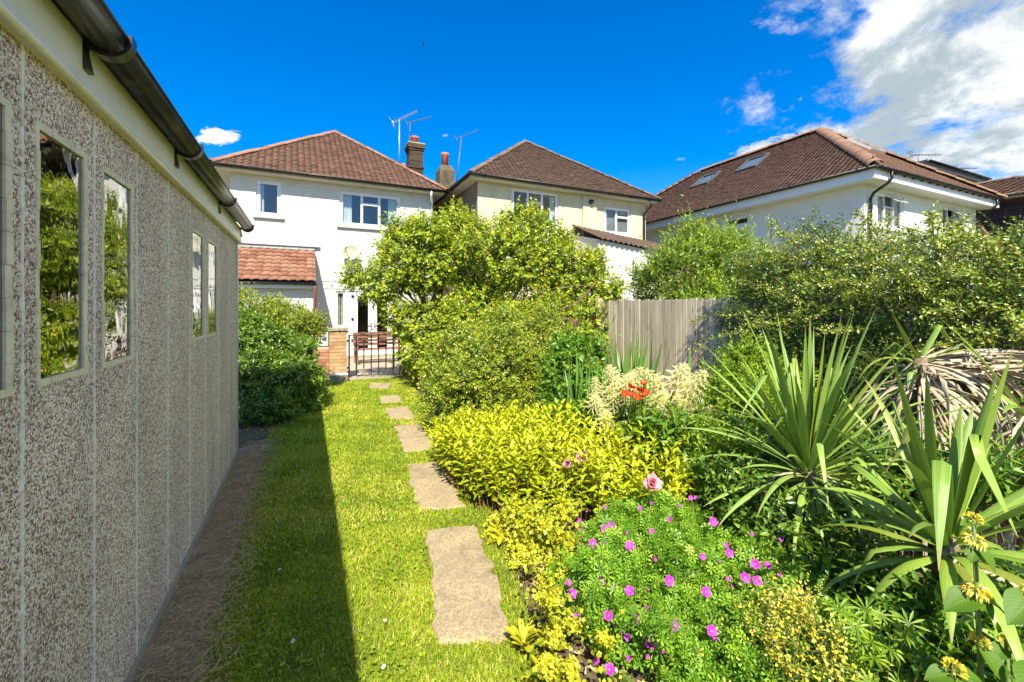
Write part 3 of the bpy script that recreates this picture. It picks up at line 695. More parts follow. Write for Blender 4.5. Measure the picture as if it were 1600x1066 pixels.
# daisies in the lawn
def daisy_mesh():
    V = []; Fc = []; rn = []
    for k in range(13):
        a = k/13*6.283; d = np.array([math.cos(a), math.sin(a), 0]); e = np.array([-d[1], d[0], 0]); b = len(V)
        V += [tuple(d*.15), tuple(d*.7 - e*.17 + (0,0,.08)), tuple(d*1.0 + (0,0,.03)), tuple(d*.7 + e*.17 + (0,0,.08))]; Fc += [(b, b+3, b+2), (b, b+2, b+1)]
    return npmesh('daisy', np.array(V)*.011, np.array(Fc), np.linspace(0, 1, len(V)))
dm = daisy_mesh()
for k, (x, y) in enumerate([(-.05,4.55),(-.09,4.72),(-.04,4.9),(-.12,5.0),(-.02,5.15),(0.0,5.25),(-.15,2.9),(0.02,2.98),(-.06,2.25),(.40,2.95),(.52,3.25),(.30,1.92),(.35,2.2)]):
    o = link('daisy', dm, 'daisy'); o.location = (x, y, .036); o.rotation_euler = (random.uniform(-.4, .4), random.uniform(-.4, .4), random.random()*6)
    in_shade = x < .22
    tag(o, 'tiny white daisy in the shaded part of the lawn' if in_shade else 'tiny white daisy in the sunlit part of the lawn', 'daisy', 'daisies in the shade' if in_shade else 'daisies in the sun')

# ------------------------------------------------------------------ concrete garage on the left
def garage():
    X = -0.69
    root = empty('garage', (-2.0, 2.2, 0), 'pebble-dashed concrete panel garage with narrow windows and black gutter', 'garage')
    mp = lambda a, d, z: (X - d, a, z)                 # local: along Y, depth inwards (-X), height
    joints = [-1.0, -.57, -.14, .29, .72, 1.16, 1.60, 2.03, 2.455, 2.93, 3.42, 3.89, 4.42, 4.95, 5.46]
    wins = {5: (1.235, 1.53), 6: (1.68, 1.95), 7: (2.11, 2.385), 10: (3.49, 3.80), 11: (3.99, 4.32)}
    for i in range(len(joints)-1):
        a, b = joints[i] + .003, joints[i+1] - .003
        mb = MB(mp); hl = []
        if i in wins: hl = [(wins[i][0], wins[i][1], 1.39, 2.11)]
        wall_holes(mb, a, b, 0.035, 2.32, hl, .022)
        mb.add([(a,0,.035),(a,.07,.035),(a,.07,2.32),(a,0,2.32)], [(0,1,2,3)]); mb.add([(b,0,.035),(b,.07,.035),(b,.07,2.32),(b,0,2.32)], [(0,3,2,1)])
        pn = mb.build('wall_panel', 'pebbledash', root)
        if i in wins:
            w0, w1 = wins[i]; t = .03
            mb = MB(mp)      # painted mortar surround, a little proud, uneven
            r2 = random.Random(i)
            def strip_(p, q, n, horiz):
                for k in range(n):
                    u0 = p[0] + (q[0]-p[0])*k/n; u1 = p[0] + (q[0]-p[0])*(k+1)/n; v0 = p[1] + (q[1]-p[1])*k/n; v1 = p[1] + (q[1]-p[1])*(k+1)/n
                    pr = -.0015 - r2.random()*.003; tt = t*r2.uniform(.82, 1.05)
                    if horiz: mb.box(u0+.0008, u1-.0008, pr, .004, min(v0, v0+tt), max(v0, v0+tt))
                    else: mb.box(min(u0, u0+tt), max(u0, u0+tt), pr, .004, v0+.0008, v1-.0008)
            strip_((w1-.002, 1.37), (w1-.002, 2.13), 9, False)
            t = -.018; strip_((w0+.002, 1.37), (w0+.002, 2.13), 9, False)
            t = .022; strip_((w0, 2.108), (w1, 2.108), 4, True)
            t = -.022; strip_((w0, 1.392), (w1, 1.392), 4, True)
            wn = mb.build('window', 'cream_paint', root)
            MB(mp).add([(w0-.01,.0045,1.38),(w1+.01,.0045,1.38),(w1+.01,.0045,2.12),(w0-.01,.0045,2.12)], [(0,1,2,3)]).build('pane', 'garage_glass', wn)
    for j in joints[1:-1]:
        # filled joint: a thin ragged line of white sealant
        mb = MB(mp); z = .04; r2 = random.Random(int(j*100))
        while z < 2.31:
            h = r2.uniform(.012, .05); w = r2.uniform(.0018, .0080)
            mb.box(j-w+r2.uniform(-.003, .002), j+w*r2.uniform(.6, 1.1), -.0035, .02, z, min(z+h, 2.315)); z += h
        mb.build('joint', 'sealant', root)
    MB(mp).box(-1, 5.47, -.02, .07, -.05, .034).build('plinth', 'concrete_cap', root)
    MB(mp).box(5.463, 5.50, -.012, .03, .035, 2.315).build('corner_trim', 'trim_metal', root)
    # fascia with rounded lower lip
    MB(mp).box(-1, 5.56, -.031, .06, 2.305, 2.475).build('fascia', 'fascia', root)
    MB().tube([(X+.030, -1, 2.312), (X+.030, 5.56, 2.312)], .014, 10).build('fascia_lip', 'fascia', root, True)
    for k in range(9):
        y = .9 + k*.56
        MB().lathe([(.008, -.003), (.008, .002), (.004, .005)], (0, 0, 0), 8)
        m = MB(lambda a, b, c, y=y: (X + .032 + c, y + a, 2.40 + b)); m.lathe([(.008, -.002), (.007, .003), (.003, .005)], (0, 0, 0), 8); m.build('screw_cap', 'fascia', root, True)
    # half-round gutter, hollow
    def gut(y0, y1, name):
        cx, cz, r = X + .090, 2.502, .054; mb = MB(); n = 12; rows = []
        for y in (y0, y1):
            for rr in (r, r-.005):
                rows.append([(cx + rr*math.cos(math.pi + math.pi*k/n), y, cz + rr*1.05*math.sin(math.pi + math.pi*k/n)) for k in range(n+1)])
        V = sum(rows, []); m = n+1; Fc = []
        for k in range(n):
            Fc += [(k, k+1, 2*m+k+1, 2*m+k), (m+k, 3*m+k, 3*m+k+1, m+k+1), (k, m+k, m+k+1, k+1), (2*m+k, 2*m+k+1, 3*m+k+1, 3*m+k)]
        for k in (0, n): Fc += [(k, 2*m+k, 3*m+k, m+k)]
        mb.add(V, Fc); g = mb.build(name, 'gutter_dusty', root, True)
        # rolled front lip
        MB().tube([(cx + r, y0, cz), (cx + r, y1, cz)], .006, 8).build('gutter_lip', 'gutter_dusty', g, True)
        return g
    gut(-1.0, 1.9, 'gutter'); gut(1.906, 5.62, 'gutter')
    cx, cz = X + .090, 2.502
    for y in (.75, 1.88, 2.95, 4.25, 5.55):
        mb = MB(); prof = [(X+.032, cz-.005)] + [(cx + .073*math.cos(math.pi + math.pi*k/9), cz + .077*math.sin(math.pi + math.pi*k/9)) for k in range(10)] + [(cx+.078, cz+.012), (cx+.066, cz+.01)]
        prof = [(X+.032, cz), (X+.032, cz-.125), (X+.045, cz-.125)] + [(cx + .067*math.cos(math.pi*1.12 + math.pi*.88*k/9), cz + .071*math.sin(math.pi*1.12 + math.pi*.88*k/9)) for k in range(10)] + [(cx+.066, cz+.016), (cx+.054, cz+.014)] + [(cx + .0565*math.cos(2*math.pi - math.pi*k/9), cz + .059*math.sin(2*math.pi - math.pi*k/9)) for k in range(10)]
        mb.prism([(p[0], 0, p[1]) for p in prof], (0, y-.022, 0), (0, y+.022, 0)); mb.build('gutter_bracket', 'gutter_dusty', root)
    # end cap of the gutter
    mb = MB(); mb.prism([(cx + .057*math.cos(math.pi + math.pi*k/12), 0, cz + .060*math.sin(math.pi + math.pi*k/12)) for k in range(13)], (0, 5.62, 0), (0, 5.632, 0)); mb.build('gutter_end', 'gutter_dusty', root)
    # shallow corrugated roof and the other walls
    V = []; n = 96
    for k in range(n+1):
        y = -1.05 + 6.66*k/n; z = .02*math.sin(k*math.pi/2)
        V += [(X+.065, y, 2.535+z*.6), (X-1.25, y, 2.78+z), (X-2.6, y, 2.53+z)]
    Fc = []
    for k in range(n): Fc += [(3*k, 3*k+1, 3*k+4, 3*k+3), (3*k+1, 3*k+2, 3*k+5, 3*k+4)]
    MB().add(V, Fc).build('roof', 'roof_sheet', root, True)
    mb = MB(); mb.add([(X-.08,5.45,.03),(X-2.55,5.45,.03),(X-2.55,5.45,2.5),(X-1.25,5.45,2.74),(X-.08,5.45,2.5)], [(0,1,2,3,4)])
    mb.add([(X-2.55,5.45,.03),(X-2.55,-1,.03),(X-2.55,-1,2.5),(X-2.55,5.45,2.5)], [(0,1,2,3)]); mb.add([(X-.08,-1,.03),(X-2.55,-1,.03),(X-2.55,-1,2.5),(X-1.25,-1,2.74),(X-.08,-1,2.5)], [(0,1,2,3,4)])
    mb.build('rear_wall', 'pebbledash', root)
    MB().box(X-2.5, X-.1, -.98, 5.44, .0, .03).build('floor', 'concrete_cap', root)
garage()

# ------------------------------------------------------------------ houses
def tile_face(A, B, C, D, gauge, tw, th, seed, lap=.05):
    """rows of tiles over the slope A-B (eave) to D-C (top); one mesh, each tile its own slab"""
    r2 = np.random.default_rng(seed)
    A, B, C, D = (np.array(p, float) for p in (A, B, C, D))
    e1 = nrm(B - A); up = D - A; up = up - e1*up.dot(e1); H = np.linalg.norm(up); e2 = up/H; n = np.cross(e1, e2)
    if n[2] < 0: n = -n
    ax = 0.0; bx = (B-A).dot(e1); cx = (C-A).dot(e1); dx = (D-A).dot(e1)
    PP = []; SS = []
    for j in range(int(H/gauge)+1):
        y = j*gauge - .03; f = min(max((y+gauge*.5)/H, 0), 1)
        l = ax + (dx-ax)*f; r = bx + (cx-bx)*f
        if r - l < .05: continue
        x = l + (-.5*tw if j % 2 else 0)
        while x < r:
            a = max(x, l); b = min(x+tw, r)
            if b - a > .02:
                PP.append(A + e1*((a+b)/2) + e2*y); SS.append((b-a-.004, min(gauge+lap, H-y+.03), 1))
            x += tw
    P = np.array(PP); S = np.array(SS); N = len(P)
    v = np.array([(-.5,0,th),(.5,0,th),(.5,1,.002),(-.5,1,.002),(-.5,0,th-.022),(.5,0,th-.022),(.5,1,-.012),(-.5,1,-.012)])
    f = np.array([(0,1,2),(0,2,3),(4,5,1),(4,1,0),(5,6,2),(5,2,1),(7,4,0),(7,0,3)])
    Rm = np.stack([np.tile(e1, (N, 1)), np.tile(e2, (N, 1)) + r2.normal(0, .012, (N, 3)), np.tile(n, (N, 1)) + r2.normal(0, .03, (N, 3))], 2)
    P = P + n*r2.uniform(0, .006, (N, 1))
    return scat((v, f), P, Rm, S, np.clip(r2.normal(.5, .15, N), 0, 1))
def hip_tiles(parent, a, b, mat, r=.12, seg=.32, name='hip_tile', lift=.0):
    a = Vector(a); b = Vector(b); d = (b-a); n = max(2, int(d.length/seg)); d.normalize()
    side = d.cross(Vector((0, 0, 1))).normalized(); up = side.cross(d)
    l = (b-a).length/n
    V = []; m = 8
    for yy, rr in ((-.03, r), (l+.01, r*.86), (-.03, r-.025), (l+.01, r*.86-.025)):
        for k in range(m+1):
            t = math.pi*(.02 + .96*k/m); V.append((rr*math.cos(t), yy, rr*.72*math.sin(t)))
    q = m+1; Fc = []
    for k in range(m): Fc += [(k, k+1, q+k+1, q+k), (k, 2*q+k, 2*q+k+1, k+1)]
    me = pymesh(name, V, Fc, True)
    for i in range(n):
        o = link(name, me, mat, parent); p = a + d*(l*i)
        mt = Matrix((side, d, up)).transposed().to_4x4()
        mt = mt @ Matrix.Rotation(random.uniform(-.03, .03), 4, 'X') @ Matrix.Rotation(random.uniform(-.04, .04), 4, 'Z')
        mt.translation = p + up*(lift + random.uniform(-.008, .008)); o.matrix_basis = mt
def window(parent, mp, x0, x1, z0, z1, cells, depth=.07, sill=True, curtain=None, frame='upvc', sillmat='sill', fw=.07, blind=False):
    """white frame, each light with its own sash and pane; cells are (x0,x1,z0,z1) fractions, optional flag 'open'"""
    w, h = x1-x0, z1-z0; d = depth
    f = MB(mp); f.box(x0, x0+fw, d-.03, d+.03, z0, z1); f.box(x1-fw, x1, d-.03, d+.03, z0, z1); f.box(x0+fw, x1-fw, d-.03, d+.03, z0, z0+fw); f.box(x0+fw, x1-fw, d-.03, d+.03, z1-fw, z1)
    ix0, ix1, iz0, iz1 = x0+fw, x1-fw, z0+fw, z1-fw
    panes = []
    for c in cells:
        a, b, e, g2 = ix0 + (ix1-ix0)*c[0], ix0 + (ix1-ix0)*c[1], iz0 + (iz1-iz0)*c[2], iz0 + (iz1-iz0)*c[3]
        s = .035 if len(c) == 4 else c[4]
        f.box(a, a+s, d-.038, d+.025, e, g2); f.box(b-s, b, d-.038, d+.025, e, g2); f.box(a+s, b-s, d-.038, d+.025, e, e+s); f.box(a+s, b-s, d-.038, d+.025, g2-s, g2)
        panes.append((a+s, b-s, e+s, g2-s))
    wn = f.build('window', frame, parent)
    for a, b, e, g2 in panes: MB(mp).add([(a, d, e), (b, d, e), (b, d, g2), (a, d, g2)], [(0,1,2,3)]).build('pane', 'glass', wn)
    if sill:
        MB(mp).box(x0-.07, x1+.07, -.07, d-.02, z0-.075, z0-.004).build('sill', sillmat, wn)
    if curtain:
        for (a, b, m) in curtain:
            V = []; k = 24
            for i in range(k+1):
                x = x0 + w*(a + (b-a)*i/k); y = d + .06 + .02*math.sin(i*1.7)
                V += [(x, y, z0+.02), (x, y, z1-.02)]
            MB(mp).add(V, [(2*i, 2*i+2, 2*i+3, 2*i+1) for i in range(k)]).build('curtain', m, wn, True)
    if blind:
        mb = MB(mp); z = z0+.03
        while z < z1-.04: mb.add([(x0+.03, d+.05, z), (x1-.03, d+.05, z), (x1-.03, d+.075, z+.026), (x0+.03, d+.075, z+.026)], [(0,1,2,3)]); z += .03
        tag(mb.build('blind', 'blind', wn), kind='stuff')
    return wn
def gutter_line(parent, a, b, r=.065, mat='black_plastic', brackets=.9, drop=True):
    a = Vector(a); b = Vector(b); d = (b-a); L = d.length; d.normalize(); side = Vector((0, 0, 1)).cross(d)
    m = MB(); n = 8; V = []
    for p in (a, b):
        for rr in (r, r-.006):
            for k in range(n+1):
                t = math.pi + math.pi*k/n; V.append(tuple(p + side*rr*math.cos(t) + Vector((0, 0, rr*math.sin(t)))))
    q = n+1; Fc = []
    for k in range(n): Fc += [(k, k+1, 2*q+k+1, 2*q+k), (q+k, 3*q+k, 3*q+k+1, q+k+1), (k, q+k, q+k+1, k+1), (2*q+k, 2*q+k+1, 3*q+k+1, 3*q+k)]
    Fc += [(0, 2*q, 3*q, q), (n, q+n, 3*q+n, 2*q+n)]
    g = m.add(V, Fc).build('gutter', mat, parent, True)
    k = int(L/brackets)
    for i in range(k):
        p = a + d*(L*(i+.5)/k)
        mb = MB(); prof = [side*(r+.012)*math.cos(math.pi+math.pi*j/8) + Vector((0, 0, (r+.012)*math.sin(math.pi+math.pi*j/8))) for j in range(9)]
        mb.prism([tuple(x) for x in prof], tuple(p - d*.02), tuple(p + d*.02)); mb.build('gutter_bracket', mat, g)
    return g
def antenna(parent, foot, top, boom_dir, boom_len, n_el, el_len, mat, name='aerial', label=None, boom_back=.25, elr=.006, tilt=(0, 0, 1)):
    foot = Vector(foot); top = Vector(top); bd = Vector(boom_dir).normalized()
    m = MB(); m.tube([foot, top], .022, 8); o = m.build('mast', mat, parent, True)
    m = MB(); p0 = top - bd*boom_len*boom_back; p1 = top + bd*boom_len*(1-boom_back); m.tube([p0, p1], .016, 6)
    s = bd.cross(Vector(tilt)).normalized()
    for i in range(n_el):
        t = .12 + .86*i/(n_el-1); p = p0.lerp(p1, t); l = el_len*(1-.35*t); m.tube([p - s*l, p + s*l], elr, 5)
    u = s.cross(bd)
    # reflector grille at the rear
    for k in (-.16, -.08, .08, .16): m.tube([p0 + u*k - s*el_len*1.2 - bd*abs(k)*.3, p0 + u*k + s*el_len*1.2 - bd*abs(k)*.3], elr, 5)
    m.tube([p0 + u*.17 - bd*.05, p0, p0 - u*.17 - bd*.05], .008, 5)
    m.build('boom', mat, o)

def hip_house(name, label, rect, ez, zr, oh, wallmat, tilemat, hipmat, holes_front, loc, run=None, hip_r=.12, gauge=.11, tw=.17, tth=.042, holes_side=(), fascia='cream_wood', sidemat=None, fascia_h=.16, side_faces=True, back_run=None, soffit_drop=.0):
    x0, x1, y0, y1 = rect                                   # eave rectangle
    root = empty(name, loc, label, 'house')
    W = x1-x0; xm = (x0+x1)/2; run = run or W/2; br = back_run or run
    P = (xm, y0+run, zr); Q = (xm, y1-br, zr)
    wx0, wx1, wy0, wy1 = x0+oh, x1-oh, y0+oh, y1-oh
    zt = ez - .10 - soffit_drop
    mb = MB(lambda a, d, z: (a, wy0+d, z)); wall_holes(mb, wx0, wx1, 0, zt, holes_front, .12); mb.build('front_wall', wallmat, root)
    mb = MB(lambda a, d, z: (wx0+d, a, z)); wall_holes(mb, wy0, wy1, 0, zt, list(holes_side), .12); mb.build('side_wall', sidemat or wallmat, root)
    mb = MB(); mb.add([(wx1,wy0,0),(wx1,wy1,0),(wx1,wy1,zt),(wx1,wy0,zt)], [(0,1,2,3)]); mb.add([(wx0,wy1,0),(wx1,wy1,0),(wx1,wy1,zt),(wx0,wy1,zt)], [(0,1,2,3)]); mb.build('rear_wall', wallmat, root)
    # soffit and fascia
    mb = MB(); zs = zt; i = oh
    for q in ([(x0,y0),(x1,y0),(x1-i,y0+i),(x0+i,y0+i)], [(x0,y0),(x0+i,y0+i),(x0+i,y1-i),(x0,y1)], [(x1,y0),(x1,y1),(x1-i,y1-i),(x1-i,y0+i)]):
        mb.add([(a, b, zs) for a, b in q], [(0,1,2,3)])
    mb.build('soffit', fascia, root)
    mb = MB(); zf0 = zs-.004; zf1 = zs+fascia_h
    mb.box(x0, x1, y0, y0+.022, zf0, zf1); mb.box(x0, x0+.022, y0+.022, y1, zf0, zf1); mb.box(x1-.022, x1, y0+.022, y1, zf0, zf1); mb.build('fascia', fascia, root)
    # roof deck and its tiles
    e = .05; zr0 = ez; a = (x0-e, y0-e, zr0); b = (x1+e, y0-e, zr0); c = (x1+e, y1, zr0); d = (x0-e, y1, zr0)
    mb = MB(); mb.add([a, b, c, d, P, Q], [(0,1,4),(3,0,4,5),(1,2,5,4),(2,3,5),(3,2,1,0)]); rf = mb.build('roof', tilemat, root)
    at_ = rf.data.attributes.new('rnd', 'FLOAT', 'POINT'); at_.data.foreach_set('value', [.2]*6)
    parts = [tile_face(a, b, P, P, gauge, tw, tth, 1)]
    if side_faces: parts += [tile_face(d, a, P, Q, gauge, tw, tth, 2), tile_face(b, c, Q, P, gauge, tw, tth, 3)]
    V, Fc, Rn = join(parts); tag(link('tile_courses', npmesh('tile_courses', V, Fc, Rn), tilemat, rf), kind='stuff')
    for p, q in ((a, P), (b, P), (P, Q)): hip_tiles(rf, p, q, hipmat, hip_r, .33, lift=.02)
    if back_run: hip_tiles(rf, d, Q, hipmat, hip_r, .33, lift=.02)
    gz = ez - .005
    gutter_line(root, (x0-.10, y0-.085, gz), (x1+.10, y0-.085, gz)); gutter_line(root, (x0-.085, y1, gz), (x0-.085, y0-.10, gz)); gutter_line(root, (x1+.085, y0-.10, gz), (x1+.085, y1, gz))
    return root
THREE = [(0,.345,0,1),(.345,.655,.70,1),(.345,.655,0,.70),(.655,1,0,1)]
def brick_courses(parent, cx, cy, wx, wy, z0, z1, mat, bl=.215, bh=.065, j=.011, proud=.004, sides='fblr', name='brick'):
    """bricks laid round a rectangular core, each its own piece"""
    meshes = {}
    def bm(l, w):
        k = (round(l, 3), round(w, 3))
        if k not in meshes: meshes[k] = pymesh(name, *(lambda m: (m.v, m.f))(MB().box(-l/2, l/2, -w/2, w/2, -bh/2, bh/2)))
        return meshes[k]
    c = 0; z = z0 + bh/2
    while z + bh/2 <= z1 + .001:
        for sd in sides:
            L = wx if sd in 'fb' else wy
            x = -L/2 - (bl/2 if c % 2 else 0)
            while x < L/2 - .01:
                a = max(x, -L/2); b = min(x+bl, L/2)
                if b - a > .03:
                    o = link(name, bm(b-a-j if (b-a) == bl else b-a-j*.6, .05), mat, parent); m = (a+b)/2
                    dx = random.uniform(-.002, .002)
                    if sd in 'fb': o.location = (cx+m, cy + (-1 if sd == 'f' else 1)*(wy/2-.025+proud+dx), z)
                    else: o.location = (cx + (-1 if sd == 'l' else 1)*(wx/2-.025+proud+dx), cy+m, z); o.rotation_euler = (0, 0, math.pi/2)
                x += bl
        z += bh + j; c += 1
def reparent_fix(o): pass

def house_one():
    wl = (-1.30, -.67, 4.19, 5.20); wr = (.88, 2.70, 4.09, 5.15); dr = (1.06, 2.64, .12, 2.08); sl_ = (.78, 1.045, 1.0, 2.08)
    h = hip_house('house', 'white rendered house with red-brown hipped roof and brick chimney', (-2.22, 4.08, 13.65, 23), 5.42, 8.02, .30, 'white_render', 'tile_red', 'hip_orange', [wl, wr, dr, sl_], (.95, 16, 0), run=3.35, hip_r=.11)
    mp = lambda a, d, z: (a, 13.95+d, z)
    window(h, mp, *wl, [(0,1,0,1)], curtain=[(0, .3, 'curtain')])
    window(h, mp, *wr, THREE, curtain=[(.02, .2, 'curtain'), (.8, .98, 'curtain')])
    window(h, mp, *sl_, [(0,1,0,1,.02)], curtain=[(.0, .45, 'curtain'), (.55, 1, 'curtain_green')], fw=.035)
    # glazed garden doors
    MB(mp).box(1.062, 1.27, .02, .08, .12, 2.075).build('door_panel', 'upvc', h); MB(mp).box(2.43, 2.638, .02, .08, .12, 2.075).build('door_panel', 'upvc', h)
    for k, (a, b) in enumerate(((1.275, 1.848), (1.852, 2.425))):
        d = window(h, mp, a, b, .12, 2.075, [(0,1,0,1,.03)], depth=.05, sill=False, fw=.10); d.name = 'door'
        hx = b-.05 if k == 0 else a+.05
        MB(mp).box(hx-.012, hx+.012, -.035, .015, .98, 1.14).build('handle', 'aluminium', d); MB(mp).box(min(hx, hx+(-.1 if k == 0 else .1)), max(hx, hx+(-.1 if k == 0 else .1)), -.05, -.03, 1.06, 1.085).build('handle', 'aluminium', d)
    for z in (.55, 1.2, 1.9): MB(mp).box(1.22, 1.29, -.012, .019, z, z+.07).build('hinge', 'black_plastic', h)
    MB(mp).box(1.06, 2.64, -.12, .12, .03, .118).build('door_step', 'concrete_cap', h)
    # lean-to with red interlocking tiles
    x0, x1 = -2.6, .20; yf, yb = 12.0, 13.94; zf, zb = 2.22, 3.24
    mb = MB(); mb.add([(x0,yf+.18,0),(x1-.06,yf+.18,0),(x1-.06,yf+.18,zf+.06),(x0,yf+.18,zf+.06)], [(0,1,2,3)])
    mb.add([(x1-.06,yf+.18,0),(x1-.06,yb,0),(x1-.06,yb,zb-.02),(x1-.06,yf+.18,zf+.06)], [(0,1,2,3)]); mb.build('lean_to_wall', 'white_render', h)
    rf = MB().add([(x0,yf,zf),(x1,yf,zf),(x1,yb,zb),(x0,yb,zb),(x0,yf,zf-.03),(x1,yf,zf-.03),(x1,yb,zb-.03),(x0,yb,zb-.03)], [(0,1,2,3),(7,6,5,4),(0,4,5,1),(1,5,6,2),(3,2,6,7)]).build('lean_to_roof', 'felt', h)
    sl = Vector((0, yb-yf, zb-zf)); SLn = sl.length; sl.normalize(); n = Vector((1, 0, 0)).cross(sl)
    tw, tg = .198, .262; V = []; m = 9
    for yy, zz in ((0, .045), (.31, 0)):
        for k in range(m):
            x = k/(m-1); V.append((x*tw*1.04, yy, zz + .013*(math.sin(x*2*math.pi*1.0 - 1.2) + .35*math.sin(x*4*math.pi))))
    for k in range(m): V.append((V[k][0], 0, V[k][2]-.03))
    Fc = [(k, k+1, m+k+1, m+k) for k in range(m-1)] + [(2*m+k, 2*m+k+1, k+1, k) for k in range(m-1)]
    me = pymesh('tile', V, Fc, True); Mx = Matrix((Vector((1, 0, 0)), sl, n)).transposed().to_4x4()
    for r in range(8):
        for c in range(14):
            o = link('tile', me, 'pantile', rf); mt = Mx.copy() @ Matrix.Rotation(random.uniform(-.012, .012), 4, 'X'); mt.translation = Vector((x0+.02+c*tw, yf-.05, zf+.035)) + sl*(r*tg) + n*random.uniform(0, .006); o.matrix_basis = mt
    for k in range(7):
        o = MB().box(x0+.02+k*.398, x0+.41+k*.398, 13.90, 13.947, 3.275, 3.36); o.build('flashing', 'slate_ledge', h)
    MB().box(x0, .33, 13.86, 13.948, 3.37, 3.47).build('ledge', 'white_render', h)
    MB().box(x0, x1, yf+.0, yf+.03, zf-.15, zf-.032).build('lean_to_fascia', 'cream_wood', h)
    gutter_line(h, (x0, yf-.06, zf-.02), (x1+.02, yf-.06, zf-.02), .045)
    MB().tube([(x1-.02, yf-.05, zf-.06), (x1-.02, yf+.08, zf-.25), (x1-.02, yf+.10, 0)], .038, 10).build('downpipe', 'rust_pipe', h, True)
    MB().tube([(3.62, 13.57, 5.38), (3.62, 13.6, 5.2), (3.72, 13.88, 5.0), (3.72, 13.88, 0)], .036, 8).build('downpipe', 'upvc', h, True)
    # brick chimney with corbelled bands and one pot
    cx, cy = 3.86, 17.0
    ch = MB().box(cx-.262, cx+.262, cy-.262, cy+.262, 5.2, 8.02).build('chimney', 'mortar_dark', h)
    brick_courses(ch, cx, cy, .54, .54, 5.9, 7.05, 'brick_sooty'); brick_courses(ch, cx, cy, .62, .62, 7.055, 7.13, 'brick_sooty'); brick_courses(ch, cx, cy, .54, .54, 7.14, 7.75, 'brick_sooty')
    brick_courses(ch, cx, cy, .61, .61, 7.755, 7.83, 'brick_sooty'); brick_courses(ch, cx, cy, .68, .68, 7.84, 7.99, 'brick_sooty')
    MB().box(cx-.33, cx+.33, cy-.33, cy+.33, 8.0, 8.05).build('chimney_cap', 'concrete_cap', ch)
    MB().lathe([(.15, 0), (.14, .22), (.17, .24), (.17, .30), (.12, .31), (.12, .1)], (cx, cy, 8.05)).build('chimney_pot', 'terracotta', ch, True)
    # television aerials
    antenna(h, at(624, 268, 16.2), at(624, 187, 16.2), (.83, -.45, .42), 1.0, 11, .16, 'aluminium', elr=.009)
    antenna(h, at(639, 240, 16.6), at(641, 191, 16.6), (.93, -.2, .34), 1.0, 8, .04, 'dark_metal', elr=.008, boom_back=.12)
    MB().lathe([(.12, 0), (.13, .2), (.1, .22), (.1, .3), (.06, .36)], at(630, 270, 16.8)).build('roof_vent', 'terracotta', h, True)
    # small dish on the wall
    c = Vector((1.17, 13.70, 3.24)); mb = MB(); V = []; k = 16; nrm_ = Vector((-.25, -1, .3)).normalized(); u = nrm_.orthogonal().normalized(); w = nrm_.cross(u)
    for r, dep in ((0, .05), (.1, .045), (.19, .02), (.235, 0)):
        for i in range(k): a = i/k*6.283; V.append(c + (u*math.cos(a) + w*math.sin(a))*r - nrm_*dep)
    mb.add(V, [(r*k+i, r*k+(i+1) % k, (r+1)*k+(i+1) % k, (r+1)*k+i) for r in range(3) for i in range(k)])
    d = mb.build('satellite_dish', 'dish', h, True); MB().tube([c - nrm_*.04, c + Vector((.05, .25, -.05))], .016, 6).build('dish_arm', 'dark_metal', d)
    MB().tube([c - w*.2 - nrm_*.02, c + nrm_*.3 - w*.08], .012, 6).tube([c + nrm_*.28 - w*.08, c + nrm_*.34 - w*.08], .03, 8).build('dish_feed', 'dark_metal', d)
    return h
house_one()

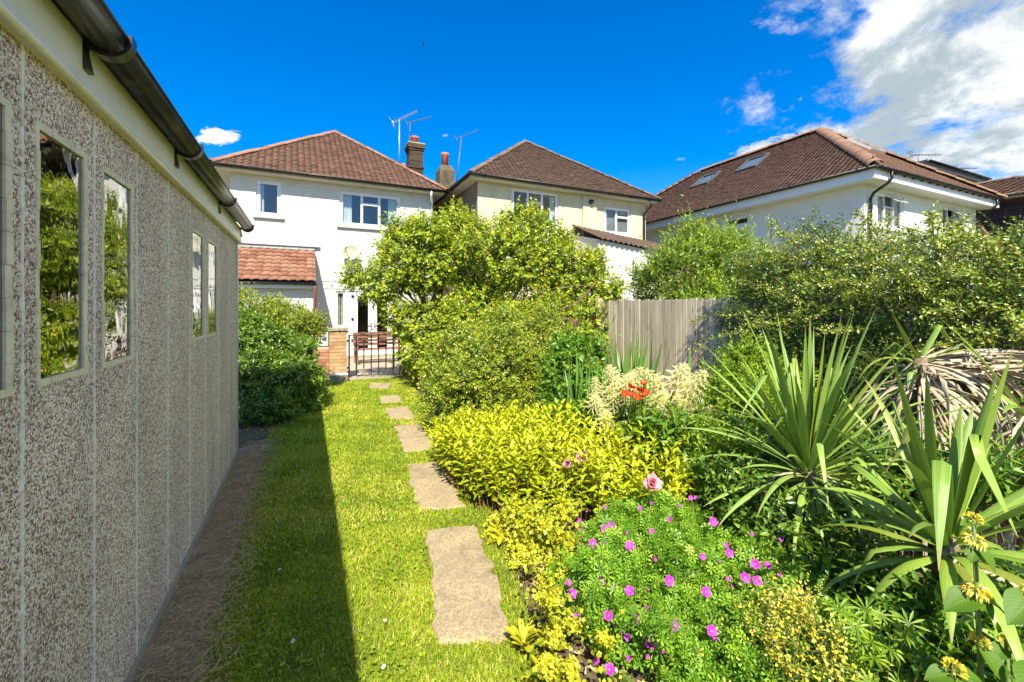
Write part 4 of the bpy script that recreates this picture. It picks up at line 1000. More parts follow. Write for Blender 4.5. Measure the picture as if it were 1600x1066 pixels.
def house_two():
    w1 = (5.90, 7.66, 4.15, 5.44); w2 = (9.58, 10.78, 4.24, 5.22)
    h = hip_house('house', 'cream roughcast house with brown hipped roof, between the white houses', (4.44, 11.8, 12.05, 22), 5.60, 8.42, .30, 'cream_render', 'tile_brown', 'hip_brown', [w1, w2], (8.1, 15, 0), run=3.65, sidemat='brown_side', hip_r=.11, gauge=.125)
    mp = lambda a, d, z: (a, 12.35+d, z)
    window(h, mp, *w1, [(0,.33,0,1),(.33,.66,.72,1),(.33,.66,0,.72),(.66,1,0,1)], curtain=[(.84, .97, 'curtain')], sillmat='upvc')
    window(h, mp, *w2, [(0,.46,0,1),(.46,1,.68,1),(.46,1,0,.68)], blind=True, sillmat='upvc')
    MB(mp).box(8.62, 9.20, -.07, -.003, 3.6, 5.49).build('pilaster', 'cream_render', h)
    MB(mp).box(8.86, 8.98, -.2, -.08, 5.22, 5.33).build('floodlight', 'black_plastic', h); MB(mp).tube([(8.93, -.08, 5.2), (8.93, -.15, 5.24)], .02, 6).build('bracket', 'dark_metal', h)
    # low side extension with a corrugated roof
    mb = MB(); mb.add([(8.3,11.0,0),(12.0,11.0,0),(12.0,11.0,3.35),(8.3,11.0,3.74)], [(0,1,2,3)]); mb.add([(12.0,11,0),(12.0,12.4,0),(12,12.4,3.9),(12,11,3.35)], [(0,1,2,3)]); mb.add([(8.3,11,0),(8.3,12.34,0),(8.3,12.34,4.08),(8.3,11,3.74)], [(0,3,2,1)])
    mb.build('extension_wall', 'rough_white', h)
    V = []; n = 76
    for k in range(n+1):
        x = 8.2 + 3.95*k/n; f = k/n; w = .035*math.sin(k*math.pi/2)
        z0 = 3.79 - .40*f; z1 = 4.42 - .40*f
        V += [(x, 10.86, z0+w), (x, 12.34, z1+w), (x, 10.86, z0+w-.025)]
    Fc = []
    for k in range(n): Fc += [(3*k, 3*k+3, 3*k+4, 3*k+1), (3*k+2, 3*k+5, 3*k+3, 3*k)]
    rf = MB().add(V, Fc).build('extension_roof', 'tile_brown', h, True); a_ = rf.data.attributes.new('rnd', 'FLOAT', 'POINT'); a_.data.foreach_set('value', [random.uniform(.2, .6) for _ in V])
    MB().tube([(11.42, 11.97, 5.55), (11.42, 12.0, 5.3), (11.36, 12.28, 5.1), (11.36, 12.28, 3.8)], .036, 8).build('downpipe', 'black_plastic', h, True)
    # rendered chimney with one red pot
    cx, cy = 4.95, 16.5; s = .3
    mb = MB(); mb.box(cx-s, cx+s, cy-s, cy+s, 5.0, 6.98); mb.add([(cx-s,cy-s,6.98),(cx+s,cy-s,6.98),(cx+s,cy+s,6.98),(cx-s,cy+s,6.98),(cx-.2,cy-.2,7.2),(cx+.2,cy-.2,7.2),(cx+.2,cy+.2,7.2),(cx-.2,cy+.2,7.2)], [(4,5,6,7),(0,1,5,4),(1,2,6,5),(2,3,7,6),(3,0,4,7)])
    ch = mb.build('chimney', 'sooty_render', h)
    MB().lathe([(.15, 0), (.135, .42), (.155, .44), (.155, .52), (.11, .53), (.11, .2)], (cx, cy, 7.19)).build('chimney_pot', 'terracotta', ch, True)
    antenna(h, (cx+.36, cy-.2, 6.1), (cx+.62, cy-.2, 8.42), (.9, -.3, .42), .95, 7, .05, 'dark_metal', elr=.008, boom_back=.22)
house_two()

def house_three():
    w1 = (15.0, 16.55, 3.95, 4.98); w2 = (19.1, 20.6, 3.95, 4.98); ws = (10.15, 11.15, 4.56, 4.94)
    h = hip_house('house', 'large white house with chestnut hipped roof and roof windows behind the hedge', (13.87, 22.1, 6.2, 19.6), 5.42, 8.44, .45, 'smooth_white', 'tile_chestnut', 'hip_tan', [w1, w2], (18, 12, 0), run=3.6, back_run=4.1, hip_r=.2, gauge=.105, holes_side=[ws], fascia='upvc', fascia_h=.27, soffit_drop=.2)
    mp = lambda a, d, z: (a, 6.65+d, z)
    window(h, mp, *w1, [(0,.30,0,1),(.30,.66,0,.66),(.66,1,0,1)], blind=True, sillmat='upvc')
    window(h, mp, *w2, [(0,.30,0,1),(.30,.66,0,.66),(.66,1,0,1)], curtain=[(.7, .95, 'curtain')], sillmat='upvc')
    # two top-hung lights standing open
    for x0 in (15.53, 19.6):
        mq = lambda a, d, z, x0=x0: (x0 + a, 6.69 - (4.93 - z)*.85 + d, 4.93 - (4.93 - z)*.62)
        f = MB(mq); f.box(0, .04, -.02, .02, 4.53, 4.93); f.box(.50, .54, -.02, .02, 4.53, 4.93); f.box(.04, .5, -.02, .02, 4.53, 4.57); f.box(.04, .5, -.02, .02, 4.89, 4.93)
        o = f.build('open_light', 'upvc', h); MB(mq).box(.04, .5, -.004, .004, 4.57, 4.89).build('pane', 'glass', o)
    ms = lambda a, d, z: (14.32+d, a, z)
    window(h, ms, *ws, [(0,1,0,1)], sillmat='upvc')
    # roof windows on the west slope, one on the south
    k = (8.44-5.42)/((22.1-13.87)/2+.05)
    def roofwin(cx, cy, wy, wl):
        mq = lambda a, d, u: (cx + u*.80 - d*.6, cy + a, 5.42 + (cx-13.82)*k + u*.80*k + d*.80 + .02)
        f = MB(mq)
        f.box(-wy/2, -wy/2+.07, .0, .10, -wl/2, wl/2); f.box(wy/2-.07, wy/2, .0, .10, -wl/2, wl/2); f.box(-wy/2+.07, wy/2-.07, .0, .10, -wl/2, -wl/2+.08); f.box(-wy/2+.07, wy/2-.07, .0, .10, wl/2-.08, wl/2)
        o = f.build('roof_window', 'dark_metal', h); MB(mq).box(-wy/2+.07, wy/2-.07, .05, .07, -wl/2+.08, wl/2-.08).build('pane', 'glass', o)
        MB(mq).box(-wy/2+.075, wy/2-.075, .02, .035, -wl/2+.085, wl/2-.085).build('blind', 'curtain', o)
    roofwin(16.75, 11.75, .95, 1.15); roofwin(16.55, 13.9, .95, 1.15)
    k2 = (8.44-5.42)/3.65
    mq = lambda a, d, u: (18.9 + a, 8.75 + u*.77 - d*.64, 5.42 + (8.75-6.15)*k2 + u*.77*k2 + d*.77 + .03)
    f = MB(mq); f.box(-.5, -.43, 0, .1, -.5, .5); f.box(.43, .5, 0, .1, -.5, .5); f.box(-.43, .43, 0, .1, -.5, -.42); f.box(-.43, .43, 0, .1, .42, .5); o = f.build('roof_window', 'upvc', h); MB(mq).box(-.43, .43, .05, .07, -.42, .42).build('pane', 'glass', o)
    for xx, xe in ((14.55, 14.50), (21.6, 21.55)):
        MB().tube([(xx, 6.11, 5.37), (xx, 6.11, 5.16), (xx, 6.2, 5.05), (xe, 6.5, 4.85), (xe, 6.58, 4.7), (xe, 6.58, 0)], .04, 8).build('downpipe', 'black_plastic', h, True)
    # rafter feet under the front eave
    for i in range(13): MB().box(14.9+i*.5, 14.96+i*.5, 6.12, 6.198, 5.325, 5.36).build('rafter_foot', 'black_plastic', h)
    MB().lathe([(.03, 0), (.05, .06), (.02, .1), (.045, .16), (.0, .24)], (13.95, 6.25, 5.55), 8).build('finial', 'hip_tan', h, True)
    # small side porch falling away to the right
    mb = MB(); mb.add([(21.7,6.9,0),(24.2,6.9,0),(24.2,6.9,3.6),(21.7,6.9,4.75)], [(0,1,2,3)]); mb.build('porch_wall', 'smooth_white', h)
    mb = MB(); mb.prism([(21.68, 0, 4.80), (24.4, 0, 3.55), (24.4, 0, 3.66), (21.68, 0, 4.92)], (0, 6.7, 0), (0, 9.5, 0)); mb.build('porch_roof', 'hip_tan', h)
house_three()

def house_four():
    h = hip_house('house', 'dark tile-hung house with brown roof at the far right edge', (24.5, 31.5, 4.0, 14), 5.95, 7.25, .35, 'dark_clad', 'tile_chestnut', 'hip_brown', [], (28, 9, 0), run=3.4, hip_r=.14, gauge=.2, tw=.3, fascia='cream_wood')
    for k in range(30):
        z = 2.6 + k*.105
        MB().add([(24.84,4.35,z),(24.84,13.6,z),(24.80,13.6,z+.006),(24.80,4.35,z+.006),(24.846,4.35,z+.12),(24.846,13.6,z+.12)], [(0,1,2,3),(3,2,5,4)]).build('cladding_board', 'dark_clad', h)
    MB().box(26.2, 26.6, 9.2, 9.6, 6.3, 7.35).build('chimney', 'terracotta', h)
    d = empty('house', (31.5, 13, 0), 'dark clad attic storey with flat overhanging roof behind the right house', 'house')
    MB().box(28.4, 34.9, 10.8, 15, 0, 8.75).build('front_wall', 'dark_clad', d)
    MB().box(27.9, 35.3, 10.3, 15.4, 8.78, 8.98).build('roof', 'felt', d); MB().box(27.95, 35.25, 10.35, 15.35, 8.70, 8.778).build('soffit', 'slate_ledge', d)
    gutter_line(d, (27.9, 10.23, 8.95), (35.3, 10.23, 8.95))
    antenna(d, (28.6, 10.9, 8.95), (28.6, 10.9, 9.5), (1, -.1, .12), 2.6, 9, .12, 'dark_metal', elr=.012); antenna(d, (33.6, 10.9, 8.95), (33.6, 10.9, 9.5), (1, -.1, .12), 2.2, 9, .12, 'dark_metal', elr=.012)
house_four()

# ------------------------------------------------------------------ patio wall, pier, gate, bench
def patio_wall():
    w = empty('garden_wall', (-.8, 10.2, 0), 'low red brick wall with white pierced blocks beside the gate pier', 'wall')
    core = MB().box(-2.2, .425, 10.12, 10.30, 0, .73).build('core', 'mortar', w)
    brick_courses(core, -.885, 10.21, 2.63, .2, .015, .74, 'brick_red', sides='f')
    for k in range(6):
        x0 = .415 - (k+1)*.30; cx = x0+.148; cz = .91; r = .145
        mb = MB(lambda a, d, z, cx=cx: (cx+a, 10.15+d, cz+z))
        mb.box(-r, r, 0, .09, r-.022, r); mb.box(-r, r, 0, .09, -r, -r+.022); mb.box(-r, -r+.022, 0, .09, -r+.022, r-.022); mb.box(r-.022, r, 0, .09, -r+.022, r-.022)
        for sx in (-1, 1):
            for sz in (-1, 1):
                pts = []
                for i in range(7): t = i/6; l = r*.93*t; q = .028*math.sin(t*math.pi); pts.append((l*sx - q*sz, 0, l*sz + q*sx))
                for i in range(6, -1, -1): t = i/6; l = r*.93*t; q = -.028*math.sin(t*math.pi); pts.append((l*sx - q*sz, 0, l*sz + q*sx))
                mb.prism(pts, (0, .015, 0), (0, .075, 0))
        mb.build('pierced_block', 'white_block', w)
    p = empty('gate_pier', (.6, 10.17, 0), 'square buff brick gate pier with flat concrete cap', 'pier')
    c = MB().box(.44, .775, 10.005, 10.34, 0, 1.08).build('core', 'mortar', p)
    brick_courses(c, .6075, 10.1725, .345, .345, .015, 1.09, 'brick_buff')
    MB().box(.405, .81, 9.97, 10.375, 1.085, 1.135).build('cap', 'concrete_cap', p)
    t = empty('stone_trough', (.6, 9.86, 0), 'small mossy stone trough at the foot of the gate pier', 'trough')
    mb = MB(); mb.box(.44, .78, 9.76, 9.79, 0, .15); mb.box(.44, .78, 9.93, 9.96, 0, .15); mb.box(.44, .47, 9.79, 9.93, 0, .15); mb.box(.75, .78, 9.79, 9.93, 0, .15); mb.box(.47, .75, 9.79, 9.93, 0, .1); mb.build('trough_body', 'concrete_cap', t)
    MB().box(.432, .788, 9.752, 9.968, .151, .172).build('rim', 'white_block', t)
    q = empty('gate_pier', (2.1, 9.95, 0), 'short dark brick pier under the lilac, right of the gate', 'pier')
    c = MB().box(1.99, 2.31, 9.86, 10.16, 0, .36).build('core', 'mortar', q); brick_courses(c, 2.15, 10.01, .33, .31, .015, .37, 'brick_buff')
    tag(MB().box(1.925, 1.985, 9.80, 9.87, 0, .98).build('gate_post', 'timber_post'), 'thin brown timber gate post at the right of the gate', 'post')
    g = empty('iron_gate', (.86, 10.13, 0), 'black wrought iron garden gate with vertical bars and small scrolls', 'gate')
    A = Vector((.84, 10.12, 0)); B = Vector((1.90, 9.85, 0)); d = (B-A); L = d.length; d.normalize(); s = d.cross(Vector((0, 0, 1)))
    mp = lambda a, b, z: tuple(A + d*a + s*b + Vector((0, 0, z)))
    for x in (.0, L): MB(mp).box(x-.016, x+.016, -.014, .014, .06, .985).build('stile', 'wrought_iron', g)
    MB(mp).box(.017, L-.017, -.012, .012, .965, .985).build('top_rail', 'wrought_iron', g); MB(mp).box(.017, L-.017, -.012, .012, .07, .09).build('bottom_rail', 'wrought_iron', g)
    xs = [L*f for f in (.14, .285, .43, .575, .72, .86)]
    for i, x in enumerate(xs):
        z0, z1 = ((.09, .964) if i not in (1, 4) else (.22, .86)); r = .012 if i else .016
        MB(mp).box(x-r, x+r, -.009, .009, z0, z1).build('bar', 'wrought_iron', g)
    for a, b in ((0, 2), (3, 5)):
        for z in (.20, .86, .80): MB(mp).box(xs[a]+.012, xs[b]-.012, -.0085, .0085, z-.008, z+.008).build('rail', 'wrought_iron', g)
    for sg in (1, -1):
        cx = L/2; pts = [(cx + sg*(.02 + .22*t), 0, 1.13 - .14*t) for t in (0, .5, 1)]
        MB(mp).tube(pts, .007, 6).build('brace', 'wrought_iron', g)
        sc = [(cx + sg*(.055 - .045*math.cos(t)), 0, 1.05 + .05*math.sin(t)*(1-.06*t)) for t in [i*.5 for i in range(10)]]
        MB(mp).tube(sc, .006, 6).build('scroll', 'wrought_iron', g)
    for z in (.25, .85): MB(mp).box(-.07, -.017, -.012, .012, z-.02, z+.02).build('hinge', 'wrought_iron', g)
    b = empty('garden_bench', (1.75, 12.5, 0), 'brown slatted wooden bench on the patio behind the gate', 'bench')
    bx0, bx1 = 1.15, 2.5
    for x in (bx0+.04, bx1-.1):
        MB().box(x, x+.06, 12.75, 12.81, .03, .88).build('leg', 'bench_wood', b); MB().box(x, x+.06, 12.25, 12.31, .03, .60).build('leg', 'bench_wood', b); MB().box(x-.01, x+.07, 12.2, 12.748, .603, .635).build('armrest', 'bench_wood', b)
    for k in range(4): MB().box(bx0, bx1, 12.72, 12.747, .52+k*.10, .59+k*.10).build('back_slat', 'bench_wood', b)
    for k in range(5): MB().box(bx0, bx1, 12.26+k*.09, 12.335+k*.09, .42, .445).build('seat_slat', 'bench_wood', b)
    c = empty('clothes_line', (.3, 11.96, 0), 'two thin wires stretched from the lean-to corner across the patio', 'wire')
    for z in (2.12, 2.30): MB().tube([(.24, 11.9, z-.05), (1.0, 11.6, z-.07), (2.0, 11.2, z)], .009, 6).build('wire', 'dark_metal', c)
    MB().tube([(2.0, 11.2, 0), (2.0, 11.2, 2.45)], .025, 8).build('post', 'dark_metal', c)
patio_wall()

# ------------------------------------------------------------------ board fence
def fence():
    f = empty('fence', (5.0, 4, 0), 'weathered grey-brown vertical board fence between the gardens', 'fence')
    y = 6.55; i = 0
    r2 = random.Random(4); me = None
    while y > -1.2:
        w = r2.uniform(.078, .094); o = MB().add([(-.004,0,0),(0,w,0),(.022,w,0),(.022,0,0),(-.004,0,1),(0,w,1),(.022,w,1),(.022,0,1)], [(0,3,2,1),(4,5,6,7),(0,1,5,4),(1,2,6,5),(2,3,7,6),(3,0,4,7)])
        b = o.build('board', 'fence_wood', f); b.data.transform(Matrix.Translation((4.985 + r2.uniform(-.002, .002), y-w, .06)) @ Matrix.Diagonal((1, 1, 1.66 + r2.uniform(-.012, .012), 1)))
        y -= w + .010; i += 1
    for z in (.35, 1.0, 1.5): MB().box(5.012, 5.05, -1.25, 6.56, z, z+.07).build('rail', 'fence_wood', f)
    MB().box(4.955, 5.04, 6.57, 6.655, 0, 1.77).build('post', 'fence_wood', f)
    MB().box(4.975, 5.0095, -1.25, 6.56, .0, .058).build('gravel_board', 'fence_wood', f)
    p = empty('boundary_wall', (5.0, 7.4, 0), 'old red brick boundary wall beyond the end of the fence', 'wall')
    c = MB().box(4.9, 5.1, 6.68, 9.6, 0, 1.43).build('core', 'mortar', p)
    brick_courses(c, 5.0, 8.14, .23, 2.92, .015, 1.43, 'brick_red', sides='l')
    brick_courses(c, 5.0, 6.79, .215, .215, 1.05, 1.43, 'brick_red', sides='f')
    MB().box(4.86, 5.14, 6.67, 9.6, 1.435, 1.49).build('coping', 'concrete_cap', p)
fence()

# a bird high in the sky
bd = MB(); c = at(661, 71, 40)
bd.tube([c + Vector((-.16, -.02, -.02)), c + Vector((-.06, 0, 0)), c + Vector((.06, 0, .01)), c + Vector((.15, .02, .03))], [.01, .045, .045, .015], 8)
for sgn in (1, -1):
    bd.add([c + Vector((.06, 0, .02)), c + Vector((-.05, 0, .02)), c + Vector((-.03, sgn*.22, .09)), c + Vector((.03, sgn*.22, .10)), c + Vector((-.09, sgn*.46, .04))], [(0,1,2,3),(3,2,4)])
tag(bd.build('bird', 'felt'), 'tiny bird flying high in the blue sky above the left house', 'bird')

# ------------------------------------------------------------------ planting
def lb(u, v, s, rx, ry=None, rz=None):
    p = at(u, v, s); return (p.x, p.y, p.z, rx, ry or rx, rz or rx*.9)
def atx(u, v, X): r = (u-800)/668; return at(u, v, X/(r*CY+SY))
def lx(u, v, X, rx, ry=None, rz=None):
    p = atx(u, v, X); return (p.x, p.y, p.z, rx, ry or rx, rz or rx*.9)

# lilac by the gate
shrub('lilac_bush', 'big rounded lilac bush with pointed green leaves in front of the houses', 'bush', gnd(705, 9.0),
      [lb(765,405,9.4,1.35,1.3,1.0), lb(655,405,9.0,.95,.95,.85), lb(600,440,8.8,.6), lb(825,380,9.6,.95,.95,.75), lb(880,425,9.5,.85,.85,.7), lb(705,375,9.3,.75), lb(915,475,9.3,.6,.6,.5), lb(740,510,8.9,1.15,1.0,.9), lb(660,520,8.7,.5,.5,.6), lb(560,432,8.8,.36,.4,.28), lb(712,340,9.4,.36,.4,.3), lb(805,345,9.5,.40,.4,.30), lb(625,365,9.0,.35), lb(850,490,8.9,.7,.7,.6), lb(628,500,8.6,.42,.42,.4), lb(650,560,8.3,.36,.36,.34), lb(690,560,8.2,.5,.5,.45), lb(800,520,8.4,.6,.6,.5), lb(930,500,8.0,.38,.38,.4), lb(915,545,7.6,.35,.35,.4), lb(955,455,8.6,.35,.35,.3)],
      6800, 8, .092, 'lilac', leaf4(.62, .14, .25), shlen=.26, sp=(1.15, .5), droop=.28, up=.35, nsub=95, subfr=(.20, .42), trunks=6, tr=.05, seed=3, fill=.3)
# small-leaved shrub in front of it
shrub('small_leaved_shrub', 'dense small-leaved green shrub in the bed between lilac and golden plant', 'shrub', gnd(780, 6.0),
      [lb(780,575,6.2,.85,.8,.7), lb(720,620,5.6,.5,.5,.45), lb(855,565,6.4,.65,.65,.6), lb(692,645,5.35,.33,.33,.28), lb(765,650,5.4,.5,.5,.4), lb(845,640,5.7,.5,.5,.45), lb(705,575,6.4,.42), lb(790,510,6.5,.42,.4,.3), lb(850,505,6.6,.3), lb(735,530,6.5,.3), lb(720,690,5.0,.22,.22,.2)],
      5600, 8, .047, 'shrub_mid', leaf4(.66, .12, .12), shlen=.17, up=.35, nsub=80, subfr=(.2, .42), trunks=7, tr=.022, seed=5, fill=.3)
# shrubs by the garage corner
shrub('dark_evergreen_shrub', 'low glossy dark green shrub against the garage corner', 'shrub', gnd(425, 6.2),
      [lb(398,670,5.85,.36,.36,.32), lb(425,640,6.05,.36), lb(445,605,6.5,.42), lb(468,625,6.6,.34,.3,.3), lb(400,590,6.4,.45), lb(455,560,7.0,.40), lb(393,530,6.9,.42), lb(430,655,5.95,.26), lb(410,700,5.62,.2,.2,.16), lb(482,600,7.0,.25)],
      2000, 9, .085, 'shrub_dark', leaf6(.34, .14, .25), shlen=.2, up=.2, droop=.15, nsub=40, trunks=6, tr=.022, seed=7, fill=.35)
shrub('spreading_shrub', 'twiggy light green shrub leaning out above the dark shrub by the garage', 'shrub', gnd(425, 7.6),
      [lb(408,505,7.6,.46,.4,.34), lb(455,505,7.8,.46,.4,.30), lb(488,520,7.9,.26,.26,.22), lb(390,480,7.6,.36,.36,.3), lb(430,485,7.9,.3,.3,.25), lb(470,535,7.7,.24)],
      1900, 8, .052, 'shrub_mid', leaf6(.42, .12, .15), shlen=.17, up=.35, nsub=34, trunks=5, tr=.028, seed=9, fill=.2)
def sprigs(name, label, pts, mat, size, L, n, tpl, cat='plant', tilt=.25, stem='green_stem', group=None, low=None):
    """tall single shoots, each rooted in the ground"""
    b = Vector(pts[0]); b.z = 0
    root = empty(name, b, label, cat, group)
    P = np.array([tuple(p) for p in pts]); N = len(P)
    D = nrm(np.tile([0, 0, 1.0], (N, 1)) + rng.normal(0, tilt, (N, 3))*np.array([1, 1, .2])); LL = rng.uniform(.75, 1.25, N)*L
    lp, la, ln, ls, lt = shoots(P - D*LL[:, None], D, LL, n, 1.2, .35, size, .65, .05, whorl=2)
    rs = np.tile(rng.uniform(0, 1, N), n*2); V, Fc, Rn = scat(tpl, lp, frames(la, ln), ls, np.clip(.3*rs + .7*rng.beta(2, 2, len(lp)), 0, 1))
    tag(link('foliage', npmesh('foliage', V, Fc, Rn), mat, root), kind='stuff')
    mb = MB()
    for p, d, l in zip(P, D, LL):
        q = p - d*l*(low or 1.6); mb.tube([q, p - d*l*.5, p], [.006, .004, .002], 5)
    mb.build('stems', stem, root); return root
sprigs('young_shoots', 'thin upright sprigs rising above the shrub beside the garage', [at(398,440,7.2), at(405,455,7.3), at(415,462,7.3), at(480,447,7.5), at(455,470,7.5)], 'shrub_mid', .055, .5, 6, leaf6(.36, .1, .15))

# leafy bush over the fence, and the big cotoneaster
shrub('leafy_bush', 'fresh green bush with upright shoots showing over the board fence', 'bush', gnd(1090, 7.7),
      [lb(1060,425,7.5,.62,.6,.6), lb(1110,405,7.7,.68,.6,.65), lb(1150,420,7.5,.6), lb(1025,450,7.4,.42,.42,.38), lb(1190,435,7.1,.5,.5,.42), lb(1090,460,7.2,.5), lb(1150,470,6.9,.45), lb(1085,375,7.7,.35), lb(1120,475,6.4,.2), lb(1075,478,6.7,.18)],
      2100, 10, .082, 'shrub_fresh', leaf6(.34, .12, .22), shlen=.34, sp=(1.05, .4), up=.6, nsub=44, trunks=6, tr=.03, seed=13, fill=.3)
hl = []
for u, vt in ((1205,440),(1285,415),(1370,420),(1460,430),(1550,440),(1650,450),(1760,455)):
    hl += [lx(u,vt,5.15,.50,.5,.42), lx(u+20,vt+75,4.95,.60,.55,.5), lx(u,vt+165,4.85,.58,.55,.52)]
hl += [lx(u,v,5.45,.5,.5,.4) for u,v in ((1340,440),(1420,450),(1500,455),(1580,460),(1680,470))]
hl += [lx(1150,505,5.1,.25,.3,.18), lx(1175,575,4.7,.30,.3,.22), lx(1235,620,4.5,.35,.35,.3)]
shrub('cotoneaster_hedge', 'tall dark cotoneaster hedge of tiny leaves behind the spiky plants', 'hedge', gnd(1400, 4.0), hl,
      11000, 9, .032, 'cotoneaster', leaf2(.6, .16, .12), shlen=.17, up=.25, bias=(-.25, 0, 0), nsub=120, subfr=(.25, .45), trunks=9, tr=.04, seed=15, fill=.3)
# arching sprays off its face
def sprays():
    root = empty('cotoneaster_sprays', atx(1180, 640, 4.6)*1.0, 'arching small-leaved cotoneaster branches reaching across the fence', 'branches'); root.location.z = 0
    mb = MB(); Pn = []; Dn = []
    r2 = random.Random(3)
    starts = [(1190,520,4.85,(-.75,.1,.10),1.0), (1200,580,4.6,(-.7,.35,.02),.9), (1180,490,5.0,(-.6,.6,.12),.75), (1230,470,4.85,(-.6,.25,.45),.7), (1210,610,4.5,(-.5,.7,.05),.8), (1230,440,4.9,(-.5,.4,.5),.6)]
    for k in range(34): starts.append((r2.uniform(1240,1640), r2.uniform(380,560), r2.uniform(4.35,4.7), (r2.uniform(-.9,-.3), r2.uniform(-.2,.6), r2.uniform(.0,.6)), r2.uniform(.35,.75)))
    for k in range(60): starts.append((r2.uniform(1190,1660), r2.uniform(395,500), r2.uniform(4.7,5.1), (r2.uniform(-.9,.1), r2.uniform(-.3,.7), r2.uniform(.2,.7)), r2.uniform(.25,.5)))
    for u, v, X, d, L in starts:
        p = atx(u, v, X); d = Vector(d).normalized(); pts = [p.copy()]; m = 10
        for i in range(m):
            d.z -= .055; d.normalize(); p = p + d*(L/m); pts.append(p.copy())
            for q in range(4):
                Pn.append(tuple(p - d*(L/m)*random.random())); e = Vector((r2.gauss(0, 1), r2.gauss(0, 1), r2.gauss(0, 1) + .3)); e = (e - d*e.dot(d)).normalized(); Dn.append(tuple(d*.6 + e*.8))
        mb.tube(pts, [.0032*(1-.8*i/m) + .0008 for i in range(m+1)], 5)
    tag(mb.build('branches', 'bark', root), kind='stuff')
    P = np.array(Pn); D = nrm(np.array(Dn)); L = rng.uniform(.04, .09, len(P))
    lp, la, ln, ls, lt = shoots(P, D, L, 5, 1.2, .6, .03, .8, .05)
    V, Fc, Rn = scat(leaf6(.58, .12, .12), lp, frames(la, ln), ls, np.clip(rng.beta(2.6, 1.8, len(lp)) + .15, 0, 1))
    tag(link('foliage', npmesh('foliage', V, Fc, Rn), 'cotoneaster', root), kind='stuff')
sprays()
pale = [atx(u, v, x) for u, v, x in ((1200,352,5.3),(1215,345,5.3),(1228,350,5.4),(1245,360,5.3),(1260,365,5.2),(1275,362,5.4),(1318,345,5.2),(1338,330,5.2),(1345,350,5.3),(1360,338,5.2),(1375,352,5.3),(1385,345,5.2),(1455,345,5.3),(1468,332,5.3),(1482,350,5.2),(1500,350,5.3),(1520,350,5.3),(1420,362,5.1),(1300,370,5.1),(1290,390,5.0),(1340,400,4.9),(1330,420,4.8),(1440,385,4.9),(1400,380,4.9))]
sprigs('variegated_shrub', 'pale-edged upright shoots standing up out of the cotoneaster hedge', pale, 'shoot_pale', .10, .34, 6, leaf6(.36, .16, .2), 'shrub', .2, 'bark', low=2.6)

# ---- golden clump beside the path
def clump(name, label, cat, poly, N, h, n, size, mat, tpl, lean=.18, whorl=2, sp=(1.45, .55), stem='red_stem', droop=.05, rmix=(.3, .7), seed=0, start=.25, center=None, rise=0.0):
    """many upright leafy stems from a patch of ground"""
    xs = [p[0] for p in poly]; ys = [p[1] for p in poly]; P = []
    r2 = np.random.default_rng(seed+50)
    while len(P) < N:
        x = r2.uniform(min(xs), max(xs), N); y = r2.uniform(min(ys), max(ys), N); ok = inside(poly, x, y)
        P += list(zip(x[ok], y[ok]))
    P = np.array(P[:N]); c = np.array(center or (np.mean(xs), np.mean(ys)))
    out = P - c; rr = np.linalg.norm(out, axis=1); rmax = rr.max()
    Dd = nrm(np.concatenate([out/rmax*lean*2 + r2.normal(0, .10, (N, 2)), np.ones((N, 1))], 1))
    H = h*r2.uniform(.72, 1.12, N)*(1 - .38*(rr/rmax)**2) + rise
    B = np.concatenate([P, np.full((N, 1), -.01)], 1)
    root = empty(name, (c[0], c[1], 0), label, cat)
    lp, la, ln, ls, lt = shoots(B + Dd*(H*start)[:, None], Dd, H*(1-start), n, sp[0], sp[1], size, .8, droop, whorl=whorl)
    rs = np.tile(r2.uniform(0, 1, N), n*whorl)
    V, Fc, Rn = scat(tpl, lp, frames(la, ln), ls, np.clip(rmix[0]*rs + rmix[1]*rng.beta(2, 2, len(lp)) + (lt-.55)*.6, 0, 1))
    tag(link('foliage', npmesh('foliage', V, Fc, Rn), mat, root), kind='stuff')
    V, F2 = twig_mesh(B, Dd, H, .0035); tag(link('stems', npmesh('stems', V, F2), stem, root), kind='stuff')
    return root
def gp(*us): return [tuple(gnd(u, s)[:2]) for u, s in us]
GOLD = gp((735,3.35),(830,3.15),(930,2.95),(1040,2.95),(1110,3.3),(1100,4.0),(1000,4.25),(860,4.55),(720,4.75),(685,4.5),(700,3.9))
clump('golden_shrub', 'mound of bright golden-yellow leafy stems beside the path', 'shrub', GOLD, 680, .64, 8, .086, 'gold', leaf6(.38, .16, .22), .16)

# ---- geranium with magenta flowers
GER = [(1.50,1.80,.06,.40,.36,.24), (1.95,1.88,.08,.46,.40,.27), (1.72,1.48,.04,.42,.32,.19), (2.18,1.52,.07,.38,.36,.25), (2.18,2.10,.08,.34,.28,.24), (1.36,1.52,.02,.24,.22,.13), (1.75,2.15,.06,.40,.22,.24), (1.95,1.25,.04,.36,.24,.17), (2.45,1.35,.06,.25,.25,.2), (1.6,1.25,.02,.3,.2,.14), (1.42,1.20,.02,.24,.2,.12), (1.75,1.05,.02,.32,.22,.15), (2.05,1.0,.04,.3,.22,.16)]
ger = shrub('geranium', 'low green geranium mound dotted with magenta flowers', 'flower', (1.8, 1.7, 0), GER, 2800, 4, .040, 'geranium', palmate(7, .20, 5.0, True, .12), shlen=.07, sp=(.9, .4), up=.5, nsub=60, subfr=(.2, .34), stem='green_stem', trunks=5, tr=.006, seed=21, fill=.2, twigs=True)
